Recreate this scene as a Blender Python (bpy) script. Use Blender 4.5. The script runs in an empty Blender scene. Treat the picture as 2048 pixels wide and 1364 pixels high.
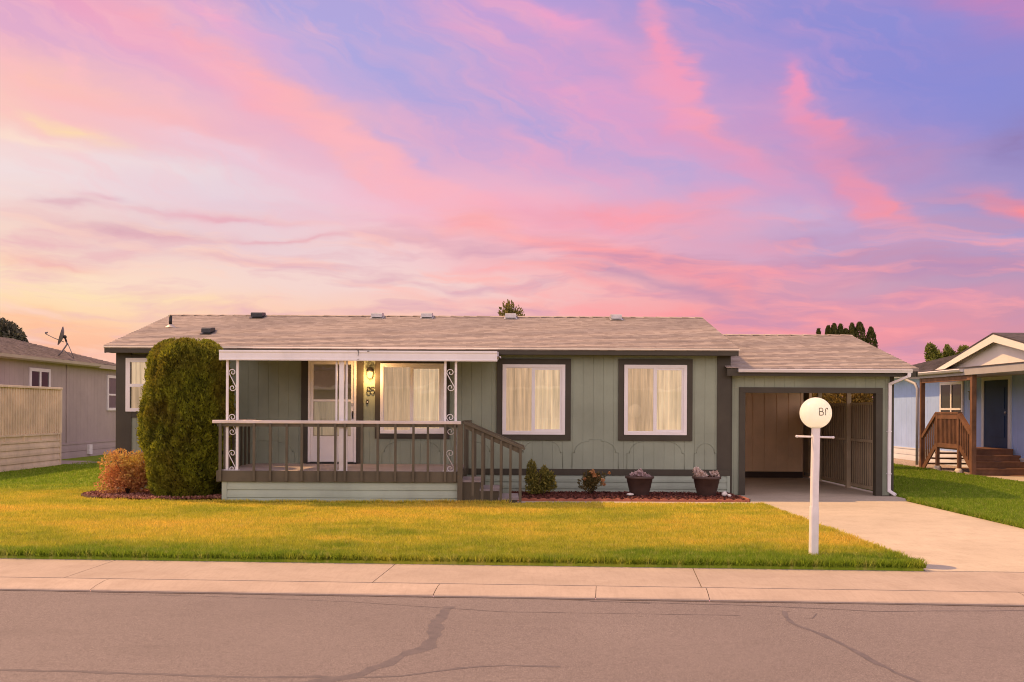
import bpy, math, random
import numpy as np
from mathutils import Vector, Matrix
random.seed(7)
RNG = np.random.default_rng(11)
R = math.radians
scene = bpy.context.scene
COL = scene.collection
F = 2000.0            # focal length in photo pixels
CAMZ = 1.70
ROLL = 0.005
HZ = 820.0            # horizon row of the photo

def px(u, v, Y):
    """photo pixel + depth -> world X, Z (used to take measurements off the photo)"""
    du, dv = u - 1024.0, v - HZ
    return (du + dv * ROLL) / F * Y, CAMZ - (dv - du * ROLL) / F * Y

def lin(r, g=None, b=None):
    if g is None: r, g, b = r
    f = lambda c: (c / 255.0) / 12.92 if c <= 10 else (((c / 255.0) + 0.055) / 1.055) ** 2.4
    return (f(r), f(g), f(b), 1.0)

# ------------------------------------------------------------------ materials
def nodes_of(name):
    m = bpy.data.materials.new(name); m.use_nodes = True
    nt = m.node_tree
    for n in list(nt.nodes): nt.nodes.remove(n)
    return m, nt

def add(nt, typ, **kw):
    n = nt.nodes.new(typ)
    for k, v in kw.items():
        if k.startswith('i_'): n.inputs[k[2:]].default_value = v
        else: setattr(n, k, v)
    return n

def math_node(nt, op, a, b=None, clamp=False):
    n = nt.nodes.new('ShaderNodeMath'); n.operation = op; n.use_clamp = clamp
    for i, x in enumerate((a, b)):
        if x is None: continue
        if isinstance(x, (int, float)): n.inputs[i].default_value = x
        else: nt.links.new(x, n.inputs[i])
    return n.outputs[0]

def mixc(nt, fac, a, b, blend='MIX'):
    n = nt.nodes.new('ShaderNodeMix'); n.data_type = 'RGBA'; n.blend_type = blend
    for i, x in ((0, fac), (6, a), (7, b)):
        if isinstance(x, (int, float)): n.inputs[i].default_value = x
        elif isinstance(x, tuple): n.inputs[i].default_value = x
        else: nt.links.new(x, n.inputs[i])
    return n.outputs[2]

def noise(nt, vec, scale, detail=4, rough=0.55, stretch=None):
    if stretch is not None:
        mp = add(nt, 'ShaderNodeMapping'); mp.inputs['Scale'].default_value = stretch
        nt.links.new(vec, mp.inputs['Vector']); vec = mp.outputs[0]
    n = add(nt, 'ShaderNodeTexNoise'); n.inputs['Scale'].default_value = scale
    n.inputs['Detail'].default_value = detail; n.inputs['Roughness'].default_value = rough
    nt.links.new(vec, n.inputs['Vector'])
    return n.outputs['Fac']

def ramp(nt, fac, lo, hi):
    n = add(nt, 'ShaderNodeMapRange'); n.clamp = True
    n.inputs['From Min'].default_value = lo; n.inputs['From Max'].default_value = hi
    nt.links.new(fac, n.inputs['Value'])
    return n.outputs['Result']

def position(nt):
    return add(nt, 'ShaderNodeNewGeometry').outputs['Position']

def finish(nt, col, rough=0.6, bump=None, bstr=0.3, bdist=0.01, spec=0.4, metal=0.0, trans=None):
    out = add(nt, 'ShaderNodeOutputMaterial'); p = add(nt, 'ShaderNodeBsdfPrincipled')
    if isinstance(col, tuple): p.inputs['Base Color'].default_value = col
    else: nt.links.new(col, p.inputs['Base Color'])
    if isinstance(rough, (int, float)): p.inputs['Roughness'].default_value = rough
    else: nt.links.new(rough, p.inputs['Roughness'])
    p.inputs['Specular IOR Level'].default_value = spec; p.inputs['Metallic'].default_value = metal
    if bump is not None:
        b = add(nt, 'ShaderNodeBump'); b.inputs['Strength'].default_value = bstr; b.inputs['Distance'].default_value = bdist
        nt.links.new(bump, b.inputs['Height']); nt.links.new(b.outputs[0], p.inputs['Normal'])
    if trans:
        t = add(nt, 'ShaderNodeBsdfTranslucent')
        if isinstance(col, tuple): t.inputs['Color'].default_value = col
        else: nt.links.new(col, t.inputs['Color'])
        mx = add(nt, 'ShaderNodeMixShader'); mx.inputs[0].default_value = trans
        nt.links.new(p.outputs[0], mx.inputs[1]); nt.links.new(t.outputs[0], mx.inputs[2])
        nt.links.new(mx.outputs[0], out.inputs[0])
    else:
        nt.links.new(p.outputs[0], out.inputs[0])
    return p

def paint(name, col, rough=0.55, var=0.10, scale=1.6, bump=0.15, bscale=45, grain=(1, 1, 0.15), spec=0.35, dirt=0.0, metal=0.0):
    """painted wood / vinyl / metal: slight blotches, brush grain and optional grime"""
    m, nt = nodes_of(name); P = position(nt)
    n1 = noise(nt, P, scale, 5, 0.6)
    n2 = noise(nt, P, bscale, 3, 0.6, grain)
    dark = tuple(c * (1 - 2.2 * var) for c in col[:3]) + (1,)
    lite = tuple(min(1, c * (1 + 1.2 * var)) for c in col[:3]) + (1,)
    c = mixc(nt, ramp(nt, n1, 0.3, 0.7), dark, lite)
    c = mixc(nt, math_node(nt, 'MULTIPLY', ramp(nt, n2, 0.45, 0.8), var * 1.8), c, tuple(x * 0.72 for x in col[:3]) + (1,))
    if dirt:
        n3 = noise(nt, P, 0.9, 6, 0.7, (2.5, 2.5, 0.5))
        c = mixc(nt, math_node(nt, 'MULTIPLY', ramp(nt, n3, 0.5, 0.75), dirt), c, (0.13, 0.10, 0.075, 1))
    finish(nt, c, rough, n2, bump, 0.004, spec, metal)
    return m

GREEN = paint('sage_siding_paint', (0.265, 0.30, 0.228, 1), 0.7, 0.07, 1.1, 0.25, 60, dirt=0.10)
GREEN2 = paint('sage_skirting_paint', (0.33, 0.385, 0.31, 1), 0.6, 0.08, 1.0, 0.15, 50, grain=(0.15, 1, 1), dirt=0.15)
TRIM = paint('dark_olive_trim_paint', (0.052, 0.044, 0.030, 1), 0.6, 0.10, 2.2, 0.2, 50, dirt=0.05)
RAILP = paint('olive_railing_paint', (0.095, 0.078, 0.050, 1), 0.6, 0.12, 2.5, 0.25, 55, dirt=0.06)
WHITE = paint('white_vinyl', (0.76, 0.72, 0.72, 1), 0.4, 0.03, 2, 0.05, 30, dirt=0.03)
WHITEM = paint('white_painted_aluminium', (0.74, 0.70, 0.71, 1), 0.4, 0.05, 1.2, 0.06, 30, grain=(0.1, 1, 1), dirt=0.10)
IRON = paint('white_wrought_iron_paint', (0.72, 0.68, 0.68, 1), 0.45, 0.05, 4, 0.1, 60, dirt=0.1)
CAPP = paint('pale_rail_cap_paint', (0.62, 0.53, 0.49, 1), 0.5, 0.08, 3, 0.1, 40, grain=(0.15, 1, 1), dirt=0.1)
DECK = paint('grey_deck_paint', (0.34, 0.29, 0.295, 1), 0.65, 0.12, 2.0, 0.2, 30, grain=(0.1, 1, 1), dirt=0.12)
TAN = paint('tan_shed_siding', (0.80, 0.57, 0.36, 1), 0.7, 0.07, 1.2, 0.2, 60, dirt=0.1)
SCREENP = paint('warm_beige_screen_paint', (0.78, 0.62, 0.44, 1), 0.7, 0.10, 1.8, 0.25, 50, dirt=0.14)
FENCE = paint('beige_fence_paint', (0.40, 0.32, 0.215, 1), 0.7, 0.10, 1.8, 0.25, 50, dirt=0.14)
GREYW = paint('grey_neighbour_siding', (0.41, 0.335, 0.31, 1), 0.7, 0.06, 1.0, 0.2, 50, dirt=0.08)
BLUE = paint('light_blue_siding', (0.35, 0.49, 0.84, 1), 0.65, 0.05, 1.2, 0.15, 50, dirt=0.04)
BLUEDOOR = paint('navy_door_paint', (0.018, 0.042, 0.11, 1), 0.6, 0.10, 1.5, 0.1, 40, spec=0.15)
BROWN = paint('brown_stained_wood', (0.20, 0.095, 0.052, 1), 0.6, 0.20, 3.0, 0.35, 40, dirt=0.0)
BLACKM = paint('black_metal', (0.022, 0.020, 0.020, 1), 0.4, 0.15, 6, 0.1, 60, metal=0.3)
VENTM = paint('weathered_vent_metal', (0.50, 0.47, 0.46, 1), 0.4, 0.12, 5, 0.1, 40, dirt=0.12, metal=0.4)
VENTD = paint('dark_vent_metal', (0.04, 0.04, 0.042, 1), 0.45, 0.15, 6, 0.1, 60, metal=0.3)
DRIP = paint('cream_drip_edge', (0.80, 0.68, 0.55, 1), 0.5, 0.05, 3)
FLASH = paint('lead_flashing', (0.55, 0.47, 0.42, 1), 0.5, 0.10, 6, 0.1, 60, metal=0.3)
DISHM = paint('grey_dish_metal', (0.17, 0.15, 0.16, 1), 0.45, 0.12, 6, 0.1, 60, metal=0.2)
POTM = paint('brown_resin_pot', (0.075, 0.045, 0.036, 1), 0.55, 0.14, 5, 0.3, 30, grain=(0.2, 0.2, 3))
ROCKM = paint('white_stone', (0.72, 0.66, 0.60, 1), 0.8, 0.12, 14, 0.6, 40, grain=(1, 1, 1))
BRICKM = paint('terracotta_edging', (0.36, 0.125, 0.075, 1), 0.8, 0.18, 9, 0.5, 60, grain=(1, 1, 1), dirt=0.15)
DKEDGE = paint('dark_scalloped_edging', (0.12, 0.065, 0.045, 1), 0.8, 0.18, 9, 0.5, 60, grain=(1, 1, 1), dirt=0.15)
BARK = paint('bark', (0.085, 0.055, 0.035, 1), 0.9, 0.25, 6, 0.8, 30, grain=(1, 1, 0.3))
PIER = paint('concrete_pier', (0.55, 0.48, 0.40, 1), 0.9, 0.12, 6, 0.4, 50, grain=(1, 1, 1))

def concrete(name, col, seed=0.0):
    m, nt = nodes_of(name); P = position(nt)
    mp = add(nt, 'ShaderNodeMapping'); mp.inputs['Location'].default_value = (seed, seed * 2, 0)
    nt.links.new(P, mp.inputs['Vector']); V = mp.outputs[0]
    a = noise(nt, V, 0.55, 6, 0.65); b = noise(nt, V, 2.6, 6, 0.7); c3 = noise(nt, V, 70, 3, 0.7)
    d = noise(nt, V, 5, 4, 0.6, (6, 0.6, 1))
    c = mixc(nt, ramp(nt, a, 0.32, 0.68), tuple(x * 0.86 for x in col[:3]) + (1,), tuple(min(1, x * 1.10) for x in col[:3]) + (1,))
    c = mixc(nt, math_node(nt, 'MULTIPLY', ramp(nt, b, 0.48, 0.74), 0.42), c, tuple(x * f for x, f in zip(col[:3], (0.62, 0.58, 0.55))) + (1,))
    c = mixc(nt, math_node(nt, 'MULTIPLY', ramp(nt, d, 0.48, 0.72), 0.30), c, tuple(x * 0.7 for x in col[:3]) + (1,))
    c = mixc(nt, math_node(nt, 'MULTIPLY', ramp(nt, c3, 0.5, 0.75), 0.22), c, tuple(x * 0.62 for x in col[:3]) + (1,))
    e5 = noise(nt, V, 22, 4, 0.75, (1.2, .8, 1))
    c = mixc(nt, math_node(nt, 'MULTIPLY', ramp(nt, e5, 0.46, 0.68), 0.22), c, tuple(x * 0.66 for x in col[:3]) + (1,))
    finish(nt, c, 0.85, c3, 0.25, 0.004, 0.25)
    return m
CONC = concrete('driveway_concrete', (0.49, 0.415, 0.325, 1))
CONC2 = concrete('sidewalk_concrete', (0.40, 0.325, 0.27, 1), 3.7)
CURB = concrete('curb_concrete', (0.43, 0.345, 0.285, 1), 9.1)

def asphalt():
    m, nt = nodes_of('worn_asphalt'); P = position(nt)
    a = noise(nt, P, 0.35, 6, 0.6); b = noise(nt, P, 3.0, 5, 0.7, (0.35, 1, 1)); g = noise(nt, P, 70, 3, 0.75); g2 = noise(nt, P, 150, 1, 0.5)
    c = mixc(nt, ramp(nt, a, 0.3, 0.7), (0.143, 0.122, 0.119, 1), (0.186, 0.160, 0.156, 1))
    c = mixc(nt, math_node(nt, 'MULTIPLY', ramp(nt, b, 0.45, 0.75), 0.30), c, (0.15, 0.125, 0.13, 1))
    c = mixc(nt, math_node(nt, 'MULTIPLY', ramp(nt, g, 0.50, 0.68), 0.70), c, (0.085, 0.070, 0.070, 1))
    c = mixc(nt, math_node(nt, 'MULTIPLY', ramp(nt, g2, 0.55, 0.68), 0.65), c, (0.42, 0.35, 0.335, 1))
    g3 = noise(nt, P, 26, 4, 0.75, (1.3, .8, 1)); g4 = noise(nt, P, 60, 2, 0.6, (1.4, .5, 1))
    c = mixc(nt, math_node(nt, 'MULTIPLY', ramp(nt, g3, 0.46, 0.64), 0.46), c, (0.10, 0.083, 0.08, 1))
    c = mixc(nt, math_node(nt, 'MULTIPLY', ramp(nt, g4, 0.54, 0.64), 0.42), c, (0.30, 0.25, 0.24, 1))
    st = noise(nt, P, 1.1, 5, 0.7, (0.5, 1, 1)); sp_ = noise(nt, P, 4.5, 2, 0.5)
    c = mixc(nt, math_node(nt, 'MULTIPLY', ramp(nt, st, 0.56, 0.72), 0.35), c, (0.115, 0.095, 0.093, 1))
    c = mixc(nt, math_node(nt, 'MULTIPLY', ramp(nt, sp_, 0.74, 0.80), 0.6), c, (0.07, 0.058, 0.058, 1))
    finish(nt, c, 0.85, g, 0.5, 0.006, 0.3)
    return m
ASPH = asphalt()

def tar():
    m, nt = nodes_of('crack_sealer_tar'); P = position(nt)
    a = noise(nt, P, 9, 5, 0.7); g = noise(nt, P, 150, 2, 0.6)
    c = mixc(nt, ramp(nt, a, 0.35, 0.65), (0.088, 0.076, 0.079, 1), (0.125, 0.105, 0.105, 1))
    c = mixc(nt, math_node(nt, 'MULTIPLY', ramp(nt, g, 0.5, 0.7), 0.5), c, (0.20, 0.17, 0.17, 1))
    finish(nt, c, 0.7, g, 0.4, 0.004, 0.4)
    return m
TAR = tar()
def cracked():
    m, nt = nodes_of('open_crack_dirt'); P = position(nt)
    a = noise(nt, P, 20, 4, 0.7)
    c = mixc(nt, ramp(nt, a, 0.35, 0.65), (0.085, 0.062, 0.052, 1), (0.16, 0.12, 0.10, 1))
    finish(nt, c, 0.95, spec=0.1)
    return m
CRACK = cracked()

def mulch(name, c1, c2):
    m, nt = nodes_of(name); P = position(nt)
    v = add(nt, 'ShaderNodeTexVoronoi'); v.inputs['Scale'].default_value = 38
    nt.links.new(P, v.inputs['Vector'])
    sep = add(nt, 'ShaderNodeSeparateColor'); nt.links.new(v.outputs['Color'], sep.inputs[0])
    c = mixc(nt, sep.outputs[0], c1, c2)
    finish(nt, c, 0.9, v.outputs['Distance'], 0.9, 0.02, 0.2)
    return m
MULCH = mulch('red_bark_mulch', (0.055, 0.016, 0.012, 1), (0.20, 0.055, 0.038, 1))
MULCH2 = mulch('pink_lava_rock', (0.12, 0.045, 0.03, 1), (0.38, 0.17, 0.12, 1))
GRAVEL = mulch('pale_gravel', (0.22, 0.16, 0.13, 1), (0.55, 0.45, 0.38, 1))

def shingle(name, c1, c2, c3, axis=1, start=19.65, pitch=0.14185):
    """laminated shingles: each tab has a tone of its own, some a painted shadow line"""
    m, nt = nodes_of(name); P = position(nt)
    sp = add(nt, 'ShaderNodeSeparateXYZ'); nt.links.new(P, sp.inputs[0])
    run = sp.outputs[axis]; along = sp.outputs[1 - axis]
    course = math_node(nt, 'FLOOR', math_node(nt, 'DIVIDE', math_node(nt, 'SUBTRACT', run, start), pitch))
    w1 = add(nt, 'ShaderNodeTexWhiteNoise', noise_dimensions='1D'); nt.links.new(course, w1.inputs['W'])
    def tabs(width, off):
        t = math_node(nt, 'FLOOR', math_node(nt, 'ADD', math_node(nt, 'DIVIDE', along, width), math_node(nt, 'MULTIPLY', w1.outputs['Value'], off)))
        cx = add(nt, 'ShaderNodeCombineXYZ'); nt.links.new(t, cx.inputs[0]); nt.links.new(course, cx.inputs[1])
        w = add(nt, 'ShaderNodeTexWhiteNoise', noise_dimensions='2D'); nt.links.new(cx.outputs[0], w.inputs['Vector'])
        return w.outputs['Value']
    ta, tb = tabs(.13, 7.0), tabs(.30, 13.0)
    w2 = noise(nt, P, 0.5, 4, 0.6); g = noise(nt, P, 140, 2, 0.6); w3 = noise(nt, P, 2.2, 3, .6, (.6, 1, 1))
    frac = math_node(nt, 'FRACT', math_node(nt, 'DIVIDE', math_node(nt, 'SUBTRACT', run, start), pitch))
    band = ramp(nt, frac, .62, .44)  # dark dashes along the tab feet paint in the shadow under thick tabs
    c = mixc(nt, ta, c1, c2)
    tc_ = tabs(.155, 5.0)
    c = mixc(nt, math_node(nt, 'MULTIPLY', math_node(nt, 'MULTIPLY', ramp(nt, tc_, .48, .70), band), .72), c, c3)
    c = mixc(nt, math_node(nt, 'MULTIPLY', ramp(nt, tb, .62, .74), .22), c, c3)
    c = mixc(nt, math_node(nt, 'MULTIPLY', ramp(nt, w2, 0.4, 0.7), 0.25), c, tuple(x * 1.15 for x in c1[:3]) + (1,))
    c = mixc(nt, math_node(nt, 'MULTIPLY', ramp(nt, w3, 0.5, 0.75), 0.25), c, c2)
    c = mixc(nt, math_node(nt, 'MULTIPLY', ramp(nt, g, 0.5, 0.72), 0.3), c, c3)
    finish(nt, c, 0.9, g, 0.5, 0.006, 0.2)
    return m
SHING = shingle('tan_roof_shingles', (0.43, 0.355, 0.31, 1), (0.345, 0.283, 0.247, 1), (0.15, 0.115, 0.10, 1))
SHING_K = shingle('tan_carport_shingles', (0.43, 0.355, 0.31, 1), (0.345, 0.283, 0.247, 1), (0.15, 0.115, 0.10, 1), 1, 19.80, 0.1452)
SHING_L = shingle('brown_grey_shingles', (0.24, 0.19, 0.165, 1), (0.18, 0.145, 0.13, 1), (0.08, 0.065, 0.06, 1), 0, -14.2, -0.2045)
SHING_D = shingle('charcoal_shingles', (0.085, 0.072, 0.075, 1), (0.065, 0.055, 0.058, 1), (0.035, 0.03, 0.032, 1), 0, 13.35, 0.193)

def glass(name, refl=0.12, tint=(0.93, 0.95, 0.93, 1), ior=1.5):
    m, nt = nodes_of(name)
    out = add(nt, 'ShaderNodeOutputMaterial'); t = add(nt, 'ShaderNodeBsdfTransparent'); g = add(nt, 'ShaderNodeBsdfGlossy')
    t.inputs['Color'].default_value = tint; g.inputs['Roughness'].default_value = 0.015
    g.inputs['Color'].default_value = (0.95, 0.95, 0.95, 1)
    P = position(nt); n = noise(nt, P, 1.7, 2, 0.4)
    b = add(nt, 'ShaderNodeBump'); b.inputs['Strength'].default_value = 0.06; b.inputs['Distance'].default_value = 0.02
    nt.links.new(n, b.inputs['Height']); nt.links.new(b.outputs[0], g.inputs['Normal'])
    lw = add(nt, 'ShaderNodeFresnel'); lw.inputs['IOR'].default_value = ior
    f = math_node(nt, 'ADD', lw.outputs[0], refl, True)
    mx = add(nt, 'ShaderNodeMixShader'); nt.links.new(f, mx.inputs[0])
    nt.links.new(t.outputs[0], mx.inputs[1]); nt.links.new(g.outputs[0], mx.inputs[2])
    nt.links.new(mx.outputs[0], out.inputs[0])
    return m
GLASS = glass('window_glass', 0.13)
SCREEN_GLASS = glass('screened_glass', 0.05, (0.70, 0.67, 0.64, 1))
DARKGLASS = glass('neighbour_glass', 0.03, (0.55, 0.58, 0.58, 1), 1.18)

def glowing_cloth(name, col, em, estr, stripes=0.0):
    """blinds and curtains with a lamp-lit room behind them"""
    m, nt = nodes_of(name); P = position(nt)
    n = noise(nt, P, 13, 4, 0.65, (1, 1, 0.06)); n2 = noise(nt, P, 1.3, 3, 0.5)
    f = ramp(nt, n, 0.36, 0.60)
    c = mixc(nt, f, tuple(x * 0.6 for x in col[:3]) + (1,), col)
    e = mixc(nt, math_node(nt, 'MULTIPLY', f, 0.8), tuple(x * 0.5 for x in em[:3]) + (1,), em)
    e = mixc(nt, ramp(nt, n2, 0.35, 0.7), e, tuple(x * 0.72 for x in em[:3]) + (1,))
    p = finish(nt, c, 0.8, spec=0.1)
    nt.links.new(e, p.inputs['Emission Color']); p.inputs['Emission Strength'].default_value = estr
    return m
BLIND = glowing_cloth('vertical_blind_fabric', (0.78, 0.62, 0.44, 1), (1.0, 0.72, 0.46, 1), 0.82)
CURTAIN = glowing_cloth('lace_curtain', (0.55, 0.48, 0.40, 1), (0.85, 0.62, 0.38, 1), 0.30)
ROOM = paint('beige_inner_door', (0.42, 0.36, 0.28, 1), 0.6, 0.05)
SHADE = paint('green_roller_blind', (0.10, 0.15, 0.13, 1), 0.7, 0.05)

def emit(name, col, s):
    m, nt = nodes_of(name)
    out = add(nt, 'ShaderNodeOutputMaterial'); e = add(nt, 'ShaderNodeEmission')
    e.inputs[0].default_value = col; e.inputs[1].default_value = s
    nt.links.new(e.outputs[0], out.inputs[0]); return m
BULB = emit('lit_bulb', (1.0, 0.46, 0.13, 1), 4.0)

def globe_mat():
    m, nt = nodes_of('frosted_white_globe')
    P = position(nt); n = noise(nt, P, 12, 4, 0.6)
    c = mixc(nt, ramp(nt, n, 0.35, 0.75), (0.84, 0.80, 0.72, 1), (0.90, 0.87, 0.80, 1))
    p = finish(nt, c, 0.3, spec=0.5, trans=0.6)
    p.inputs['Emission Color'].default_value = (1.0, .84, .58, 1); p.inputs['Emission Strength'].default_value = .55
    return m
GLOBE = globe_mat()
INK = paint('faded_black_numerals', (0.03, 0.026, 0.022, 1), 0.6, 0.2, 20, 0.1)
FADED = paint('weathered_numerals', (0.16, 0.14, 0.10, 1), 0.7, 0.3, 30, 0.1)

def leaf(name, c1, c2, c3=None, trans=0.35, rough=0.6, nscale=1.6):
    """foliage: colour differs from leaf to leaf (attribute rnd) and from clump to clump"""
    m, nt = nodes_of(name); P = position(nt)
    at = add(nt, 'ShaderNodeAttribute'); at.attribute_name = 'rnd'
    n = noise(nt, P, nscale, 3, 0.6)
    c = mixc(nt, at.outputs['Fac'], c1, c2)
    if c3: c = mixc(nt, ramp(nt, n, 0.45, 0.72), c, c3)
    finish(nt, c, rough, spec=0.25, trans=trans)
    return m
ARB = leaf('arborvitae_sprays', (0.026, 0.034, 0.006, 1), (0.36, 0.38, 0.035, 1), (0.19, 0.15, 0.02, 1), 0.5, nscale=1.4)
ARBCORE = paint('arborvitae_dark_core', (0.045, 0.036, 0.014, 1), 0.9, 0.3, 8)
REDB = leaf('red_bronze_leaves', (0.40, 0.13, 0.06, 1), (0.85, 0.46, 0.18, 1), (0.50, 0.42, 0.08, 1), 0.45)
SHRUB = leaf('dwarf_conifer_leaves', (0.10, 0.11, 0.025, 1), (0.30, 0.25, 0.05, 1), None, 0.3)
ROSE = leaf('rose_leaves', (0.07, 0.065, 0.02, 1), (0.20, 0.14, 0.045, 1), None, 0.3)
ROSEF = leaf('apricot_rose_petals', (0.50, 0.22, 0.09, 1), (0.62, 0.36, 0.16, 1), None, 0.3)
PETAL = leaf('dusty_pink_flowers', (0.42, 0.30, 0.31, 1), (0.66, 0.52, 0.52, 1), None, 0.3)
PETALW = leaf('cream_pink_flowers', (0.52, 0.40, 0.36, 1), (0.78, 0.66, 0.60, 1), None, 0.3)
DRYL = leaf('dark_red_leaves', (0.07, 0.03, 0.022, 1), (0.14, 0.06, 0.035, 1), None, 0.3)
CYP = leaf('cypress_sprays', (0.045, 0.055, 0.014, 1), (0.12, 0.105, 0.022, 1), None, 0.25)
DKTREE = leaf('dark_conifer_needles', (0.045, 0.05, 0.04, 1), (0.13, 0.115, 0.08, 1), None, 0.2)
OLTREE = leaf('olive_tree_leaves', (0.10, 0.095, 0.024, 1), (0.27, 0.21, 0.06, 1), None, 0.35)
POPL = leaf('poplar_leaves', (0.09, 0.11, 0.022, 1), (0.26, 0.25, 0.05, 1), None, 0.35)
GOLDL = leaf('golden_hedge_leaves', (0.10, 0.07, 0.012, 1), (0.42, 0.27, 0.06, 1), None, 0.4)
TWIG = paint('bare_purple_twigs', (0.16, 0.10, 0.12, 1), 0.8, 0.2)

# street edge: t = Y + SL * X ; bigger t = farther from the camera
SL = 0.057
T_LAWN, T_SEAM, T_CURB = 11.02, 9.93, 9.56

def grass_mat(name, blade):
    m, nt = nodes_of(name); P = position(nt)
    sp = add(nt, 'ShaderNodeSeparateXYZ'); nt.links.new(P, sp.inputs[0])
    t = math_node(nt, 'ADD', sp.outputs[1], math_node(nt, 'MULTIPLY', sp.outputs[0], SL))
    n1 = noise(nt, P, 0.42, 5, 0.6, (0.7, 1.2, 0.0)); n2 = noise(nt, P, 1.9, 4, 0.65, (0.8, 1.2, 0.0)); n3 = noise(nt, P, 7, 5, 0.75, (1, 1, 0.0)); n4 = noise(nt, P, 16, 4, 0.7, (1, 1, 0.0))
    # watered strip by the sidewalk, dry middle, green side yards
    edge = ramp(nt, t, T_LAWN + 1.7, T_LAWN + 0.1)
    side = ramp(nt, sp.outputs[0], 6.5, 7.6)
    left = ramp(nt, sp.outputs[0], -9.0, -13.0)
    back = ramp(nt, sp.outputs[1], 19.0, 22.0)
    base = math_node(nt, 'ADD', math_node(nt, 'MULTIPLY', ramp(nt, n1, 0.30, 0.70), 0.62), math_node(nt, 'MULTIPLY', ramp(nt, n2, 0.3, 0.75), 0.40))
    g = math_node(nt, 'ADD', math_node(nt, 'SUBTRACT', base, 0.02), math_node(nt, 'MULTIPLY', edge, 0.55))
    g = math_node(nt, 'ADD', g, math_node(nt, 'MULTIPLY', side, 0.75))
    g = math_node(nt, 'ADD', g, math_node(nt, 'MULTIPLY', left, 0.25))
    g = math_node(nt, 'ADD', g, math_node(nt, 'MULTIPLY', back, 0.6), True)
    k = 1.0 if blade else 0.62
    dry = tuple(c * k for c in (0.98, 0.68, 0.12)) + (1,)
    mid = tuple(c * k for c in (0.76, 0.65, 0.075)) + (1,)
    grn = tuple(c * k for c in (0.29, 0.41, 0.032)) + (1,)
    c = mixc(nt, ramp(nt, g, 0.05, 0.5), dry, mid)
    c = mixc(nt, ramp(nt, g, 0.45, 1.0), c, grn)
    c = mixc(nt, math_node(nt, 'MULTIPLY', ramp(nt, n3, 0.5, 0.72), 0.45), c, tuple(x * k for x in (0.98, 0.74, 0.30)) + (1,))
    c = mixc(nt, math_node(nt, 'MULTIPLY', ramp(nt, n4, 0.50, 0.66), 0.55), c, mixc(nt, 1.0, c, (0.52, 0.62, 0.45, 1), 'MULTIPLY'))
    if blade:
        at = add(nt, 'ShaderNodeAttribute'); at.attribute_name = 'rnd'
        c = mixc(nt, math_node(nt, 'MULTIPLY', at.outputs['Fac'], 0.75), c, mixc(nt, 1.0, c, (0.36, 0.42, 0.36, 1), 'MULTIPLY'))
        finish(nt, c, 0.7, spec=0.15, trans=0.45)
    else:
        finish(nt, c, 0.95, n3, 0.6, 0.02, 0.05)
    return m
GRASS = grass_mat('grass_blades', True)
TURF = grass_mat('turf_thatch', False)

# ------------------------------------------------------------------ mesh building
ORG = {}
def origin(o):
    return ORG.get(o.name, Vector((0, 0, 0)))

def tag(o, label=None, cat=None, group=None, kind=None):
    if label: o['label'] = label
    if cat: o['category'] = cat
    if group: o['group'] = group
    if kind: o['kind'] = kind
    return o

def empty(name, loc, label, cat, group=None):
    o = bpy.data.objects.new(name, None); COL.objects.link(o)
    o.location = loc; ORG[o.name] = Vector(loc); o.empty_display_size = 0.2
    return tag(o, label, cat, group)

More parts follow.
